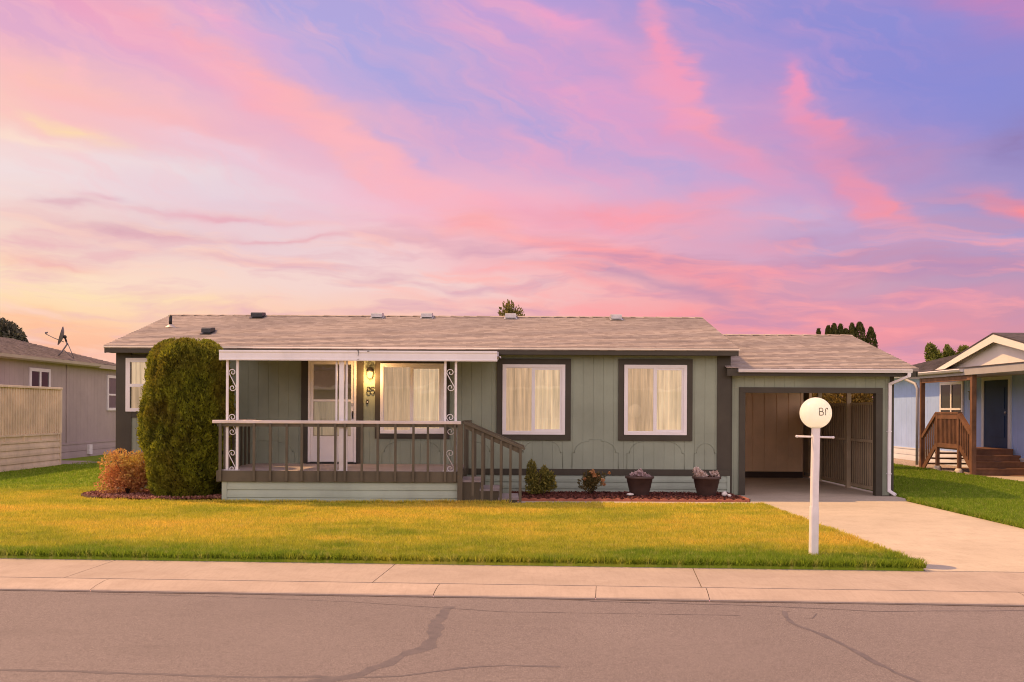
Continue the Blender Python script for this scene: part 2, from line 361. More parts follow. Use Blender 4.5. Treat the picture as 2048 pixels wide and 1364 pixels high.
class MB:
    def __init__(s): s.v = []; s.f = []; s.smooth = []
    def poly(s, pts, smooth=False):
        b = len(s.v); s.v += [tuple(p) for p in pts]; s.f.append(tuple(range(b, b + len(pts)))); s.smooth.append(smooth); return s
    def box(s, x0, x1, y0, y1, z0, z1, bev=0.0):
        if bev:
            return s.bevbox(x0, x1, y0, y1, z0, z1, bev)
        b = len(s.v)
        s.v += [(x, y, z) for z in (z0, z1) for y in (y0, y1) for x in (x0, x1)]
        for q in ((0, 2, 3, 1), (4, 5, 7, 6), (0, 1, 5, 4), (2, 6, 7, 3), (0, 4, 6, 2), (1, 3, 7, 5)):
            s.f.append(tuple(b + i for i in q)); s.smooth.append(False)
        return s
    def bevbox(s, x0, x1, y0, y1, z0, z1, b):
        """box with chamfered edges"""
        import itertools
        c = {}
        base = len(s.v)
        for sx, sy, sz in itertools.product((0, 1), repeat=3):
            X, Y, Z = (x0, x1)[sx], (y0, y1)[sy], (z0, z1)[sz]
            ix, iy, iz = (b, -b)[sx], (b, -b)[sy], (b, -b)[sz]
            for ax, p in (('x', (X, Y + iy, Z + iz)), ('y', (X + ix, Y, Z + iz)), ('z', (X + ix, Y + iy, Z))):
                c[(sx, sy, sz, ax)] = len(s.v); s.v.append(p)
        fs = []
        for ax, k in (('x', 0), ('y', 1), ('z', 2)):
            for side in (0, 1):
                o = [i for i in range(3) if i != k]; q = []
                for a, bb in ((0, 0), (1, 0), (1, 1), (0, 1)):
                    t = [0, 0, 0]; t[k] = side; t[o[0]] = a; t[o[1]] = bb; q.append(c[(*t, ax)])
                fs.append(q)
        for k in range(3):
            o = [i for i in range(3) if i != k]
            for a in (0, 1):
                for bb in (0, 1):
                    t0 = [0, 0, 0]; t0[o[0]] = a; t0[o[1]] = bb; t1 = list(t0); t0[k] = 0; t1[k] = 1
                    A, B = 'xyz'[o[0]], 'xyz'[o[1]]
                    fs.append([c[(*t0, A)], c[(*t1, A)], c[(*t1, B)], c[(*t0, B)]])
        for t in itertools.product((0, 1), repeat=3):
            fs.append([c[(*t, a)] for a in 'xyz'])
        for q in fs: s.f.append(tuple(q)); s.smooth.append(False)
        return s
    def beam(s, p, q, w, h, up=(0, 0, 1)):
        """rectangular bar from p to q"""
        p, q = Vector(p), Vector(q); d = (q - p).normalized(); upv = Vector(up)
        sd = d.cross(upv).normalized(); u2 = sd.cross(d).normalized()
        b = len(s.v)
        for e in (p, q):
            for a, c in ((-1, -1), (1, -1), (1, 1), (-1, 1)):
                s.v.append(tuple(e + sd * (a * w / 2) + u2 * (c * h / 2)))
        for f in ((0, 1, 2, 3), (7, 6, 5, 4), (0, 4, 5, 1), (1, 5, 6, 2), (2, 6, 7, 3), (3, 7, 4, 0)):
            s.f.append(tuple(b + i for i in f)); s.smooth.append(False)
        return s
    def tube(s, pts, r, n=6, caps=True):
        pts = [Vector(p) for p in pts]; b = len(s.v); N = len(pts)
        rs = r if isinstance(r, (list, tuple)) else [r] * N
        ref = Vector((0, 0, 1)); prev = None
        for i, p in enumerate(pts):
            d = (pts[min(i + 1, N - 1)] - pts[max(i - 1, 0)]).normalized()
            if prev is None:
                a = d.cross(ref) if abs(d.dot(ref)) < 0.95 else d.cross(Vector((1, 0, 0)))
            else:
                a = prev - d * prev.dot(d)
            a.normalize(); prev = a; c = d.cross(a)
            for k in range(n):
                t = 2 * math.pi * k / n
                s.v.append(tuple(p + (a * math.cos(t) + c * math.sin(t)) * rs[i]))
        for i in range(N - 1):
            for k in range(n):
                k2 = (k + 1) % n
                s.f.append((b + i * n + k, b + i * n + k2, b + (i + 1) * n + k2, b + (i + 1) * n + k)); s.smooth.append(True)
        if caps:
            s.f.append(tuple(b + k for k in reversed(range(n)))); s.smooth.append(False)
            s.f.append(tuple(b + (N - 1) * n + k for k in range(n))); s.smooth.append(False)
        return s
    def lathe(s, prof, c, n=32, smooth=True):
        """profile of (r, z) turned about the vertical through c"""
        b = len(s.v)
        for r, z in prof:
            for k in range(n):
                t = 2 * math.pi * k / n; s.v.append((c[0] + r * math.cos(t), c[1] + r * math.sin(t), c[2] + z))
        for i in range(len(prof) - 1):
            for k in range(n):
                k2 = (k + 1) % n
                s.f.append((b + i * n + k, b + i * n + k2, b + (i + 1) * n + k2, b + (i + 1) * n + k)); s.smooth.append(smooth)
        return s
    def extrude(s, prof, axis, a0, a1, closed=False):
        """profile polyline swept along an axis; prof gives the two other coordinates in order"""
        b = len(s.v); n = len(prof)
        def mk(p, a):
            return {'x': (a, p[0], p[1]), 'y': (p[0], a, p[1]), 'z': (p[0], p[1], a)}[axis]
        for a in (a0, a1): s.v += [mk(p, a) for p in prof]
        for i in range(n if closed else n - 1):
            j = (i + 1) % n; s.f.append((b + i, b + j, b + n + j, b + n + i)); s.smooth.append(False)
        if closed:
            s.f.append(tuple(b + i for i in reversed(range(n)))); s.smooth.append(False)
            s.f.append(tuple(b + n + i for i in range(n))); s.smooth.append(False)
        return s
    def sphere(s, c, r, n=16, m=10, sq=(1, 1, 1), smooth=True):
        prof = [(max(1e-4, math.sin(math.pi * i / m)), -math.cos(math.pi * i / m)) for i in range(m + 1)]
        b = len(s.v); s.lathe(prof, (0, 0, 0), n, smooth)
        for i in range(b, len(s.v)):
            v = s.v[i]; s.v[i] = (c[0] + v[0] * r * sq[0], c[1] + v[1] * r * sq[1], c[2] + v[2] * r * sq[2])
        return s
    def build(s, name, mat, parent=None, loc=None):
        me = bpy.data.meshes.new(name)
        o = bpy.data.objects.new(name, me); COL.objects.link(o)
        if parent is not None:
            o.parent = parent; og = origin(parent)
        else:
            og = Vector(loc) if loc is not None else Vector((0, 0, 0))
            if loc is not None: o.location = og
        ORG[o.name] = og
        vs = [(x - og.x, y - og.y, z - og.z) for x, y, z in s.v]
        me.from_pydata(vs, [], s.f)
        me.polygons.foreach_set('use_smooth', s.smooth)
        me.materials.append(mat); me.update()
        return o

def grooved(x0, x1, y, z0, z1, pitch=0.203, gw=0.009, gd=0.005, jitter=0.0, face='-y'):
    """sheet of vertical-groove siding; face tells which way it looks"""
    m = MB(); prof = []; x = x0
    s = {'-y': 1, '+x': -1, '-x': 1}[face]
    k = math.floor((x0) / pitch) + 1
    prof.append((x0, 0))
    while k * pitch < x1 - gw:
        g = k * pitch
        if g - gw > x0:
            prof += [(g - gw / 2, 0), (g - gw / 2 + 0.002, gd), (g + gw / 2 - 0.002, gd), (g + gw / 2, 0)]
        k += 1
    prof.append((x1, 0))
    if face == '-y': m.extrude([(p, y + d) for p, d in prof], 'z', z0, z1)
    else: m.extrude([(y + s * d, p) for p, d in prof], 'z', z0, z1)
    return m

def lap(x0, x1, y, z0, z1, n, face='-y', proud=0.014, bead=0.006):
    """horizontal lap siding: each course leans out at its foot"""
    m = MB(); prof = []; h = (z1 - z0) / n
    for i in range(n):
        a = z0 + i * h
        prof += [(0.0, a), (-proud, a + 0.002), (-proud * 0.9, a + h * 0.4), (-0.001, a + h - bead), (0.004, a + h - bead * 0.5)]
    prof.append((0, z1))
    if face == '-y': m.extrude([(y + d, z) for d, z in prof], 'x', x0, x1)
    else:
        s = {'-x': 1, '+x': -1}[face]
        m.extrude([(y + s * d, z) for d, z in prof], 'y', x0, x1)
    return m

def mesh_np(name, verts, faces4or3, mat, parent=None, rnd=None, loc=None, smooth=False):
    me = bpy.data.meshes.new(name)
    o = bpy.data.objects.new(name, me); COL.objects.link(o)
    og = Vector((0, 0, 0))
    if parent is not None: o.parent = parent; og = origin(parent)
    elif loc is not None: o.location = loc; og = Vector(loc)
    ORG[o.name] = og
    verts = np.asarray(verts, np.float32) - np.array(og, np.float32)
    k = faces4or3.shape[1]; nf = len(faces4or3)
    me.vertices.add(len(verts)); me.vertices.foreach_set('co', verts.ravel())
    me.loops.add(nf * k); me.loops.foreach_set('vertex_index', faces4or3.ravel().astype(np.int32))
    me.polygons.add(nf); me.polygons.foreach_set('loop_start', (np.arange(nf) * k).astype(np.int32))
    me.update(calc_edges=True)
    if rnd is not None:
        a = me.attributes.new('rnd', 'FLOAT', 'POINT'); a.data.foreach_set('value', rnd.astype(np.float32))
    me.materials.append(mat); me.validate(); me.update()
    return o

def leaf_cloud(name, pts, size, mat, parent=None, outward=None, updir=0.3, aspect=0.55, loc=None, rng=RNG, tone=None):
    """one small diamond-shaped leaf at every point"""
    n = len(pts); pts = np.asarray(pts, np.float64)
    d = rng.normal(size=(n, 3))
    if outward is not None: d = d * 0.75 + outward * 1.0
    d[:, 2] += updir
    d /= np.linalg.norm(d, axis=1, keepdims=True) + 1e-9
    w = rng.normal(size=(n, 3)); w -= d * (w * d).sum(1, keepdims=True); w /= np.linalg.norm(w, axis=1, keepdims=True) + 1e-9
    s = (size * rng.uniform(0.6, 1.35, n))[:, None]
    v = np.stack([pts - d * s * 0.5, pts + w * s * aspect * 0.5, pts + d * s * 0.5, pts - w * s * aspect * 0.5], 1).reshape(-1, 3)
    f = np.arange(n * 4).reshape(n, 4)
    r = np.repeat(rng.uniform(0, 1, n) if tone is None else tone, 4)
    return mesh_np(name, v, f, mat, parent, r, loc)

def blob_points(cx, cy, cz, rx, ry, rz, n, shell=0.55, rng=RNG):
    d = rng.normal(size=(n, 3)); d /= np.linalg.norm(d, axis=1, keepdims=True)
    r = rng.uniform(shell ** 3, 1, n) ** (1 / 3)
    p = d * r[:, None]
    return np.column_stack([cx + p[:, 0] * rx, cy + p[:, 1] * ry, cz + p[:, 2] * rz]), d

# ------------------------------------------------------------------ setting
def sheet(name, pts, z, mat, kind='structure'):
    return tag(MB().poly([(x, y, z) for x, y in pts]).build(name, mat), kind=kind)
def ty(t, X): return t - SL * X

XL, XR = -70.0, 70.0
# one far-reaching ground sheet; everything near stands above it
gs = MB().poly([(-400, ty(T_LAWN, -400) , -0.07), (400, ty(T_LAWN, 400), -0.07), (400, 900, -0.07), (-400, 900, -0.07)])
tag(gs.build('ground', TURF), kind='structure')
# lawn in front: a slightly raised slab that falls to the sidewalk edge
def lawn_slab(name, outline, edge_drop=0.05):
    m = MB(); top = [(x, y, z) for x, y, z in outline]
    m.poly(top)
    n = len(top)
    for i in range(n):
        a, b = top[i], top[(i + 1) % n]
        m.poly([(a[0], a[1], -0.05), (b[0], b[1], -0.05), b, a])
    return tag(m.build(name, TURF), kind='structure')
DX0, DX1 = 4.46, 7.50
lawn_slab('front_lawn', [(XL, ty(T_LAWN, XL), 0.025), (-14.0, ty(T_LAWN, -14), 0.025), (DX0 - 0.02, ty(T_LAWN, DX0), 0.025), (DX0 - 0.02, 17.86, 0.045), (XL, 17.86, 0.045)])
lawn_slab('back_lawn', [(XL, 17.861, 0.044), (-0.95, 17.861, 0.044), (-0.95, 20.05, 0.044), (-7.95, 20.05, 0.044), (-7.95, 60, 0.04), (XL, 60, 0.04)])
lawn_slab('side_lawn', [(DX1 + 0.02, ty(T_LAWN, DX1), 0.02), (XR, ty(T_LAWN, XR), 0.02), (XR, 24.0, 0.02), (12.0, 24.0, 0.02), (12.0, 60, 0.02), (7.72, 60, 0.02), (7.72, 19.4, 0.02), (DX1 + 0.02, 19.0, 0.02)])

# sidewalk, curb, road, driveway
sw = MB()
joints = [-70, -17.25, -14.1, -10.9, -7.65, -4.45, -1.28, 1.98, 8.4, 11.6, 14.8, 70]
g = 0.0045
for a, b in zip(joints[:-1], joints[1:]):
    k = 0.45 if a > -60 else 0
    def P(x, t, z): return (x + (t - T_LAWN) * 0.10, ty(t, x), z)
    pts = [P(a + g, T_SEAM + 0.012, -0.032), P(b - g, T_SEAM + 0.012, -0.032), P(b - g, T_LAWN - 0.004, -0.012), P(a + g, T_LAWN - 0.004, -0.012)]
    sw.poly(pts)
    for i in range(4):
        p, q = pts[i], pts[(i + 1) % 4]
        sw.poly([(p[0], p[1], p[2] - 0.08), (q[0], q[1], q[2] - 0.08), q, p])
tag(sw.build('sidewalk', CONC2), kind='structure')
base = MB().poly([(XL, ty(T_CURB, XL), -0.085), (XR, ty(T_CURB, XR), -0.085), (XR, ty(T_LAWN + .1, XR), -0.05), (XL, ty(T_LAWN + .1, XL), -0.05)])
tag(base.build('sidewalk_bed', CRACK), kind='structure')
cb = MB()
cj = [-70, -13.2, -10.1, -7.1, -3.97, -0.6, 0.95, 2.02, 5.0, 7.4, 9.4, 12.6, 70]
for a, b in zip(cj[:-1], cj[1:]):
    prof = [(T_SEAM - 0.006, -0.10), (T_SEAM - 0.006, -0.034), (T_SEAM - 0.11, -0.036), (T_CURB + 0.10, -0.056), (T_CURB + 0.05, -0.066), (T_CURB + 0.012, -0.074), (T_CURB, -0.084), (T_CURB, -0.12)]
    n = len(prof); bb = len(cb.v)
    for x in (a + 0.003, b - 0.003):
        cb.v += [(x + (t - T_LAWN) * 0.1, ty(t, x), z) for t, z in prof]
    for i in range(n - 1):
        cb.f.append((bb + i, bb + n + i, bb + n + i + 1, bb + i + 1)); cb.smooth.append(False)
tag(cb.build('curb', CURB), kind='structure')
road = MB().poly([(-400, ty(-3.0, -400), -0.10), (400, ty(-3.0, 400), -0.10), (400, ty(T_CURB - .002, 400), -0.10), (-400, ty(T_CURB - .002, -400), -0.10)])
tag(road.build('road', ASPH), kind='structure')
far_verge = MB().poly([(-400, ty(-400, -400), -0.06), (400, ty(-400, 400), -0.06), (400, ty(-3.0, 400), -0.06), (-400, ty(-3.0, -400), -0.06)])
tag(far_verge.build('far_verge', TURF), kind='structure')

def crack_strip(pts, w, z, wob=0.35, seed=1):
    rr = random.Random(seed); m = MB(); P = []
    for (x0, y0), (x1, y1) in zip(pts[:-1], pts[1:]):
        n = max(2, int(math.hypot(x1 - x0, y1 - y0) / 0.10))
        for i in range(n):
            t = i / n; P.append((x0 + (x1 - x0) * t, y0 + (y1 - y0) * t))
    P.append(pts[-1]); L = []
    off = 0.0
    for i, (x, y) in enumerate(P):
        a = P[max(0, i - 1)]; b = P[min(len(P) - 1, i + 1)]
        d = math.hypot(b[0] - a[0], b[1] - a[1]) or 1
        nx, ny = -(b[1] - a[1]) / d, (b[0] - a[0]) / d
        off = off * 0.8 + rr.uniform(-1, 1) * w * wob
        ww = w * rr.uniform(0.45, 1.15) * 0.5
        L.append(((x + nx * (off + ww), y + ny * (off + ww), z), (x + nx * (off - ww), y + ny * (off - ww), z)))
    for p, q in zip(L[:-1], L[1:]): m.poly([p[0], p[1], q[1], q[0]])
    return m
def gpt(u, v, z=-0.096):
    """ground point under a photo pixel"""
    du, dv = u - 1024.0, v - HZ
    Y = (CAMZ - z) * F / (dv - du * ROLL); return ((du + dv * ROLL) / F * Y, Y)
seals = MB()
def addm(dst, src):
    b = len(dst.v); dst.v += src.v; dst.f += [tuple(i + b for i in f) for f in src.f]; dst.smooth += src.smooth
for i, (uv, w) in enumerate([
    ([(895, 1212), (860, 1250), (856, 1275), (845, 1292), (800, 1310), (745, 1335), (700, 1352), (640, 1364), (560, 1372)], 0.12),
    ([(-40, 1338), (120, 1341), (250, 1346), (420, 1350), (560, 1352), (700, 1354)], 0.06),
    ([(700, 1354), (800, 1352), (920, 1336), (1010, 1330), (1120, 1332)], 0.04),
    ([(1570, 1222), (1575, 1235), (1600, 1252), (1640, 1268), (1690, 1292), (1735, 1318), (1790, 1345), (1850, 1370), (1900, 1390)], 0.055),
    ([(150, 1186), (420, 1192), (700, 1203), (1010, 1223), (1300, 1227), (1480, 1230)], 0.012),
    ([(1180, 1202), (1500, 1210), (1760, 1222), (2080, 1220)], 0.02),
    ([(900, 1192), (1060, 1196), (1300, 1206)], 0.018),
    ([(1600, 1235), (1625, 1236), (1632, 1226)], 0.012),
]):
    addm(seals, crack_strip([gpt(u, v) for u, v in uv], w, -0.0990 + i * 0.0002, 0.28, i))
tag(seals.build('crack_sealant', TAR), kind='structure')
seam = MB()
addm(seam, crack_strip([(x, ty(T_CURB - 0.012, x)) for x in np.arange(-14, 14, 1.0)], 0.03, -0.0970, 0.2, 30))
tag(seam.build('gutter_seam', CRACK), kind='structure')

dr = MB()
def slab(m, x0, x1, ya, yb, z0=-0.004, z1=-0.004):
    pts = [(x0, ya, z0), (x1, ya, z0), (x1, yb, z1), (x0, yb, z1)]
    m.poly(pts)
    for i in range(4):
        p, q = pts[i], pts[(i + 1) % 4]; m.poly([(p[0], p[1], p[2] - .06), (q[0], q[1], q[2] - .06), q, p])
pts = [(DX0, ty(T_LAWN + .012, DX0), -0.009), (DX1, ty(T_LAWN + .012, DX1), -0.009), (DX1, 19.0, 0.006), (DX0 - .02, 19.0, 0.006)]
dr.poly(pts)
for i in range(4):
    p, q = pts[i], pts[(i + 1) % 4]; dr.poly([(p[0], p[1], p[2] - .06), (q[0], q[1], q[2] - .06), q, p])
slab(dr, 4.36, 7.70, 19.008, 20.3, 0.008, 0.010)
slab(dr, 4.36, 7.70, 20.306, 26.4, 0.010, 0.012)
tag(dr.build('driveway', CONC), kind='structure')
st = MB().box(-0.05, 4.36, 17.86, 18.2, -0.03, 0.045)
tag(st.build('mowing_strip', CONC), kind='structure')

# mulch beds
def rough_bed(name, outline_fn, x0, x1, y0, y1, z, mat, step=0.05, amp=0.03):
    m = MB(); xs = np.arange(x0, x1 + 1e-6, step); ys = np.arange(y0, y1 + 1e-6, step)
    idx = {}; rr = random.Random(3)
    for i, x in enumerate(xs):
        for j, y in enumerate(ys):
            if outline_fn(x, y):
                idx[i, j] = len(m.v); m.v.append((x + rr.uniform(-.015, .015), y + rr.uniform(-.015, .015), z + rr.uniform(-amp, amp)))
    for (i, j), a in idx.items():
        q = [(i, j), (i + 1, j), (i + 1, j + 1), (i, j + 1)]
        if all(k in idx for k in q): m.f.append(tuple(idx[k] for k in q)); m.smooth.append(False)
    return tag(m.build(name, mat), kind='stuff')
rough_bed('bark_mulch', lambda x, y: True, -0.05, 4.32, 18.24, 20.0, 0.060, MULCH, 0.045, 0.018)
def in_left_bed(x, y):
    return ((x + 6.45) / 1.62) ** 2 + ((y - 18.95) / 1.05) ** 2 < 1 or (-6.9 < x < -5.1 and 18.0 < y < 19.9)
rough_bed('lava_rock_mulch', in_left_bed, -8.1, -5.1, 17.9, 20.0, 0.075, MULCH2, 0.045, 0.022)

# gravel strip by the right neighbour, left walkway
sheet('gravel_strip', [(12.15, 26.2), (13.9, 26.2), (13.9, 40), (12.0, 40)], 0.028, GRAVEL)
sheet('neighbour_path', [(12.2, 24.0), (20, 24.0), (20, 26.4), (12.2, 26.4)], 0.03, CONC)
sheet('left_path', [(-14.4, 29.3), (-12.6, 29.3), (-12.3, 31.0), (-14.4, 31.4)], 0.05, CONC2)

# ------------------------------------------------------------------ the grass itself
def grass():
    tri = []
    def fill(n, x0, x1, y0, y1, ok, hmin=0.028, hmax=0.058):
        # uniform over area, thinned with distance squared
        out = []
        while n > 0:
            k = int(n * 2.2) + 1000
            x = RNG.uniform(x0, x1, k); y = RNG.uniform(y0, y1, k)
            w = np.minimum(1, (11.0 / y) ** 1.6)
            keep = (RNG.uniform(0, 1, k) < w) & ok(x, y) & (np.abs(x / y) < 0.56)
            x, y = x[keep][:n], y[keep][:n]; n -= len(x)
            out.append(np.column_stack([x, y]))
        p = np.concatenate(out); tri.append((p, hmin, hmax))
    tl = lambda x, y: y + SL * x
    def okf(x, y):
        a = (tl(x, y) > T_LAWN + 0.005) & (x < DX0 - 0.02)
        porch = (x > -5.16) & (x < -0.88) & (y > 17.6)
        strip = (x > -0.07) & (y > 17.85)
        step = (x > -0.95) & (x < 0.25) & (y > 17.52)
        bed = (((x + 6.45) / 1.55) ** 2 + ((y - 18.95) / 0.98) ** 2 < 1) | ((x > -6.9) & (x < -5.1) & (y > 17.95) & (y < 20))
        house = (x > -7.95) & (y > 19.95)
        return a & ~porch & ~strip & ~step & ~bed & ~house
    fill(330000, -10.5, 4.46, 10.7, 20.2, okf)
    def okl(x, y):
        return (x < -7.9) & ~((x < -13.0) & (y > 23.8)) & (y > 10.5) & (tl(x, y) > T_LAWN)
    fill(50000, -16, -7.9, 17, 40, okl, 0.03, 0.06)
    def okr(x, y):
        return (tl(x, y) > T_LAWN) & (x > np.where(y < 19, DX1 + 0.02, 7.72)) & (x < np.where(y > 26, 12.1, np.where(y > 23.9, 12.15, 30)))
    fill(95000, 7.5, 18, 13.2, 38, okr, 0.035, 0.065)
    # longer ragged fringe hanging over the sidewalk edge and driveway edge
    n = 16000
    x = RNG.uniform(-7.5, DX0 + .01, n); y = T_LAWN - SL * x + RNG.uniform(-0.012, 0.10, n) ** 1.0
    fr = np.column_stack([x, y]); tri.append((fr, 0.04, 0.085))
    n = 5000
    y = RNG.uniform(10.9, 17.8, n); x = DX0 - RNG.uniform(-0.02, 0.07, n)
    tri.append((np.column_stack([x, y]), 0.03, 0.07))
    n = 3000
    y = RNG.uniform(13, 19, n); x = DX1 + RNG.uniform(-0.015, 0.07, n)
    tri.append((np.column_stack([x, y]), 0.03, 0.07))
    n = 4500
    x = RNG.uniform(-5.2, -0.05, n); y = 17.57 - RNG.uniform(0, 0.06, n)
    tri.append((np.column_stack([x, y]), 0.05, 0.10))
    V = []; RN = []
    for p, a, b in tri:
        n = len(p)
        # clumpy height
        cl = 0.5 + 0.5 * np.sin(p[:, 0] * 5.1 + np.sin(p[:, 1] * 3.7) * 2) * np.cos(p[:, 1] * 4.3 + np.sin(p[:, 0] * 2.9) * 2)
        h = (a + (b - a) * RNG.uniform(0, 1, n)) * (0.75 + 0.5 * cl)
        ang = RNG.uniform(0, 2 * np.pi, n); w = RNG.uniform(0.005, 0.011, n) * np.clip(p[:, 1] / 12, 1, 2.2)
        lean = RNG.normal(0, 0.45, (n, 2)) * h[:, None]
        z0 = np.full(n, 0.018)
        dx, dy = np.cos(ang) * w, np.sin(ang) * w
        A = np.column_stack([p[:, 0] - dx, p[:, 1] - dy, z0]); B = np.column_stack([p[:, 0] + dx, p[:, 1] + dy, z0])
        C = np.column_stack([p[:, 0] + lean[:, 0], p[:, 1] + lean[:, 1], z0 + 0.015 + h])
        V.append(np.stack([A, B, C], 1).reshape(-1, 3)); RN.append(np.repeat(RNG.uniform(0, 1, n), 3))
    V = np.concatenate(V); RN = np.concatenate(RN)
    o = mesh_np('grass', V, np.arange(len(V)).reshape(-1, 3), GRASS, None, RN)
    tag(o, 'short dry lawn grass', 'grass', kind='stuff')
grass()

# bark chips and lava rock, loose on the beds
def chips(name, ok, x0, x1, y0, y1, z, n, size, mat):
    p = np.column_stack([RNG.uniform(x0, x1, n * 3), RNG.uniform(y0, y1, n * 3)])
    p = p[[ok(a, b) for a, b in p]][:n]
    pts = np.column_stack([p, z + RNG.uniform(0, 0.03, len(p))])
    o = leaf_cloud(name, pts, size, mat, updir=0.0, aspect=0.7)
    tag(o, kind='stuff')
CHIP1 = leaf('red_bark_chips', (0.05, 0.016, 0.012, 1), (0.20, 0.062, 0.044, 1), None, 0.0)
CHIP2 = leaf('pink_lava_chips', (0.14, 0.05, 0.035, 1), (0.46, 0.21, 0.15, 1), None, 0.0)
chips('bark_chips', lambda a, b: True, 0.0, 4.3, 18.26, 19.9, 0.062, 9000, 0.040, CHIP1)
chips('lava_rock', in_left_bed, -8.05, -5.15, 17.95, 19.9, 0.085, 7000, 0.04, CHIP2)

# ------------------------------------------------------------------ roofs
def roof_slope(m, x0, x1, ye, ze, yr, zr, n, step=0.016):
    """one slope of overlapping shingle courses"""
    L = math.hypot(yr - ye, zr - ze)
    dy, dz = (yr - ye) / L, (zr - ze) / L
    sgn = 1 if yr > ye else -1
    nx, nz = -dz * sgn, dy * sgn   # normal (y,z)
    for i in range(n):
        a = L * i / n; b = L * (i + 1) / n + (0.02 if i < n - 1 else 0)
        t = step
        p = lambda s, h: (ye + dy * s + nx * h, ze + dz * s + nz * h)
        (ya, za), (yb, zb), (yc, zc) = p(a, t), p(b, 0.0 + t * 0.15), p(a, 0)
        q = [(x0, ya, za), (x1, ya, za), (x1, yb, zb), (x0, yb, zb)]
        m.poly(q if sgn > 0 else q[::-1])
        q = [(x0, yc, zc), (x1, yc, zc), (x1, ya, za), (x0, ya, za)]
        m.poly(q if sgn > 0 else q[::-1])
    return m

def gable_roof(x0, x1, ye, ze, yr, zr, n, thick=0.05):
    m = MB(); yb = 2 * yr - ye
    roof_slope(m, x0, x1, ye, ze, yr, zr, n); roof_slope(m, x0, x1, yb, ze, yr, zr, n)
    # deck underneath
    prof = [(ye, ze - 0.002), (yr, zr - 0.002), (yb, ze - 0.002), (yb, ze - thick), (yr, zr - thick), (ye, ze - thick)]
    m.extrude(prof, 'x', x0 + 0.002, x1 - 0.002, True)
    # ridge caps
    x = x0
    while x < x1 - 0.01:
        e = min(x + 0.30, x1)
        for s in (-1, 1):
            m.poly([(x, yr, zr + 0.032), (e + 0.02 if e < x1 else e, yr, zr + 0.024), (e + 0.02 if e < x1 else e, yr + s * 0.14, zr - 0.016), (x, yr + s * 0.14, zr - 0.006)][::s])
        m.poly([(x, yr - 0.14, zr - 0.018), (x, yr, zr + 0.012), (x, yr, zr + 0.032), (x, yr - 0.14, zr - 0.006)])
        x = e
    return m

# ------------------------------------------------------------------ the sage green house
HX0, HX1, HY, HYB = -7.91, 4.36, 20.0, 26.96
EX0, EX1, EY, EZ, RY, RZ = -8.03, 4.46, 19.65, 2.925, 23.48, 3.88
house = empty('manufactured_house', (-1.78, 20.0, 0.0), 'long low sage green house with dark olive trim and tan shingle roof', 'house')
wall = grooved(HX0, HX1, HY, 0.50, 2.83).build('wall', GREEN, house)
side = MB().box(HX0 + .003, HX1 - .003, HY + 0.03, HYB, 0.02, 2.80)
side.extrude([(HY + .05, 2.79), (RY, RZ - .07), (HYB - .05, 2.79)], 'x', HX0 + .004, HX1 - .004, True)
side.build('side_wall', GREEN, house)
# horizontal panel joint at sill height, dies into the casings
zj = px(1190, 865, 20.0)[1]
MB().box(HX0 + .3, HX1 - .2, HY - 0.004, HY + 0.004, zj - 0.006, zj + 0.006).build('panel_joint', GREEN, house)
roof = gable_roof(EX0, EX1, EY, EZ, RY, RZ, 27).build('roof', SHING, house)
# fascia, soffit, rake boards
fb = MB().box(EX0 + .01, EX1 - .01, EY + 0.006, EY + 0.032, EZ - 0.135, EZ - 0.01)
fb.build('fascia', TRIM, house)
MB().box(EX0 + .012, EX1 - .012, EY + 0.034, HY + 0.02, EZ - 0.125, EZ - 0.115).build('soffit', TRIM, house)
for x in (EX0 + 0.004, EX1 - 0.03):
    rk = MB(); rk.extrude([(EY + .034, EZ - .14), (EY + .034, EZ - 0.052), (RY, RZ - .055), (2 * RY - EY, EZ - .052), (2 * RY - EY, EZ - .14), (RY, RZ - .16)], 'x', x, x + .026, True)
    rk.build('rake_board', TRIM, house)
MB().box(EX0 - .004, EX1 + .004, EY - 0.030, EY + 0.004, EZ - 0.034, EZ - 0.004).build('drip_edge', DRIP, house)
# corner boards, frieze, belt
MB().box(HX0 - .005, HX0 + .30, HY - 0.024, HY - 0.001, 0.53, 2.80).build('corner_board', TRIM, house)
MB().box(4.10, HX1 + .006, HY - 0.024, HY - 0.001, 0.53, 2.80).build('corner_board', TRIM, house)
MB().box(HX0 - .008, HX1 + .008, HY - 0.032, HY + .01, 0.405, 0.528).build('belt_board', TRIM, house)
sk = lap(HX0, HX1 - .06, HY - 0.01, 0.0, 0.404, 3)
sk.box(HX1 - .058, HX1, HY - .03, HY + .01, 0.0, 0.404)
sk.build('skirting', GREEN2, house)

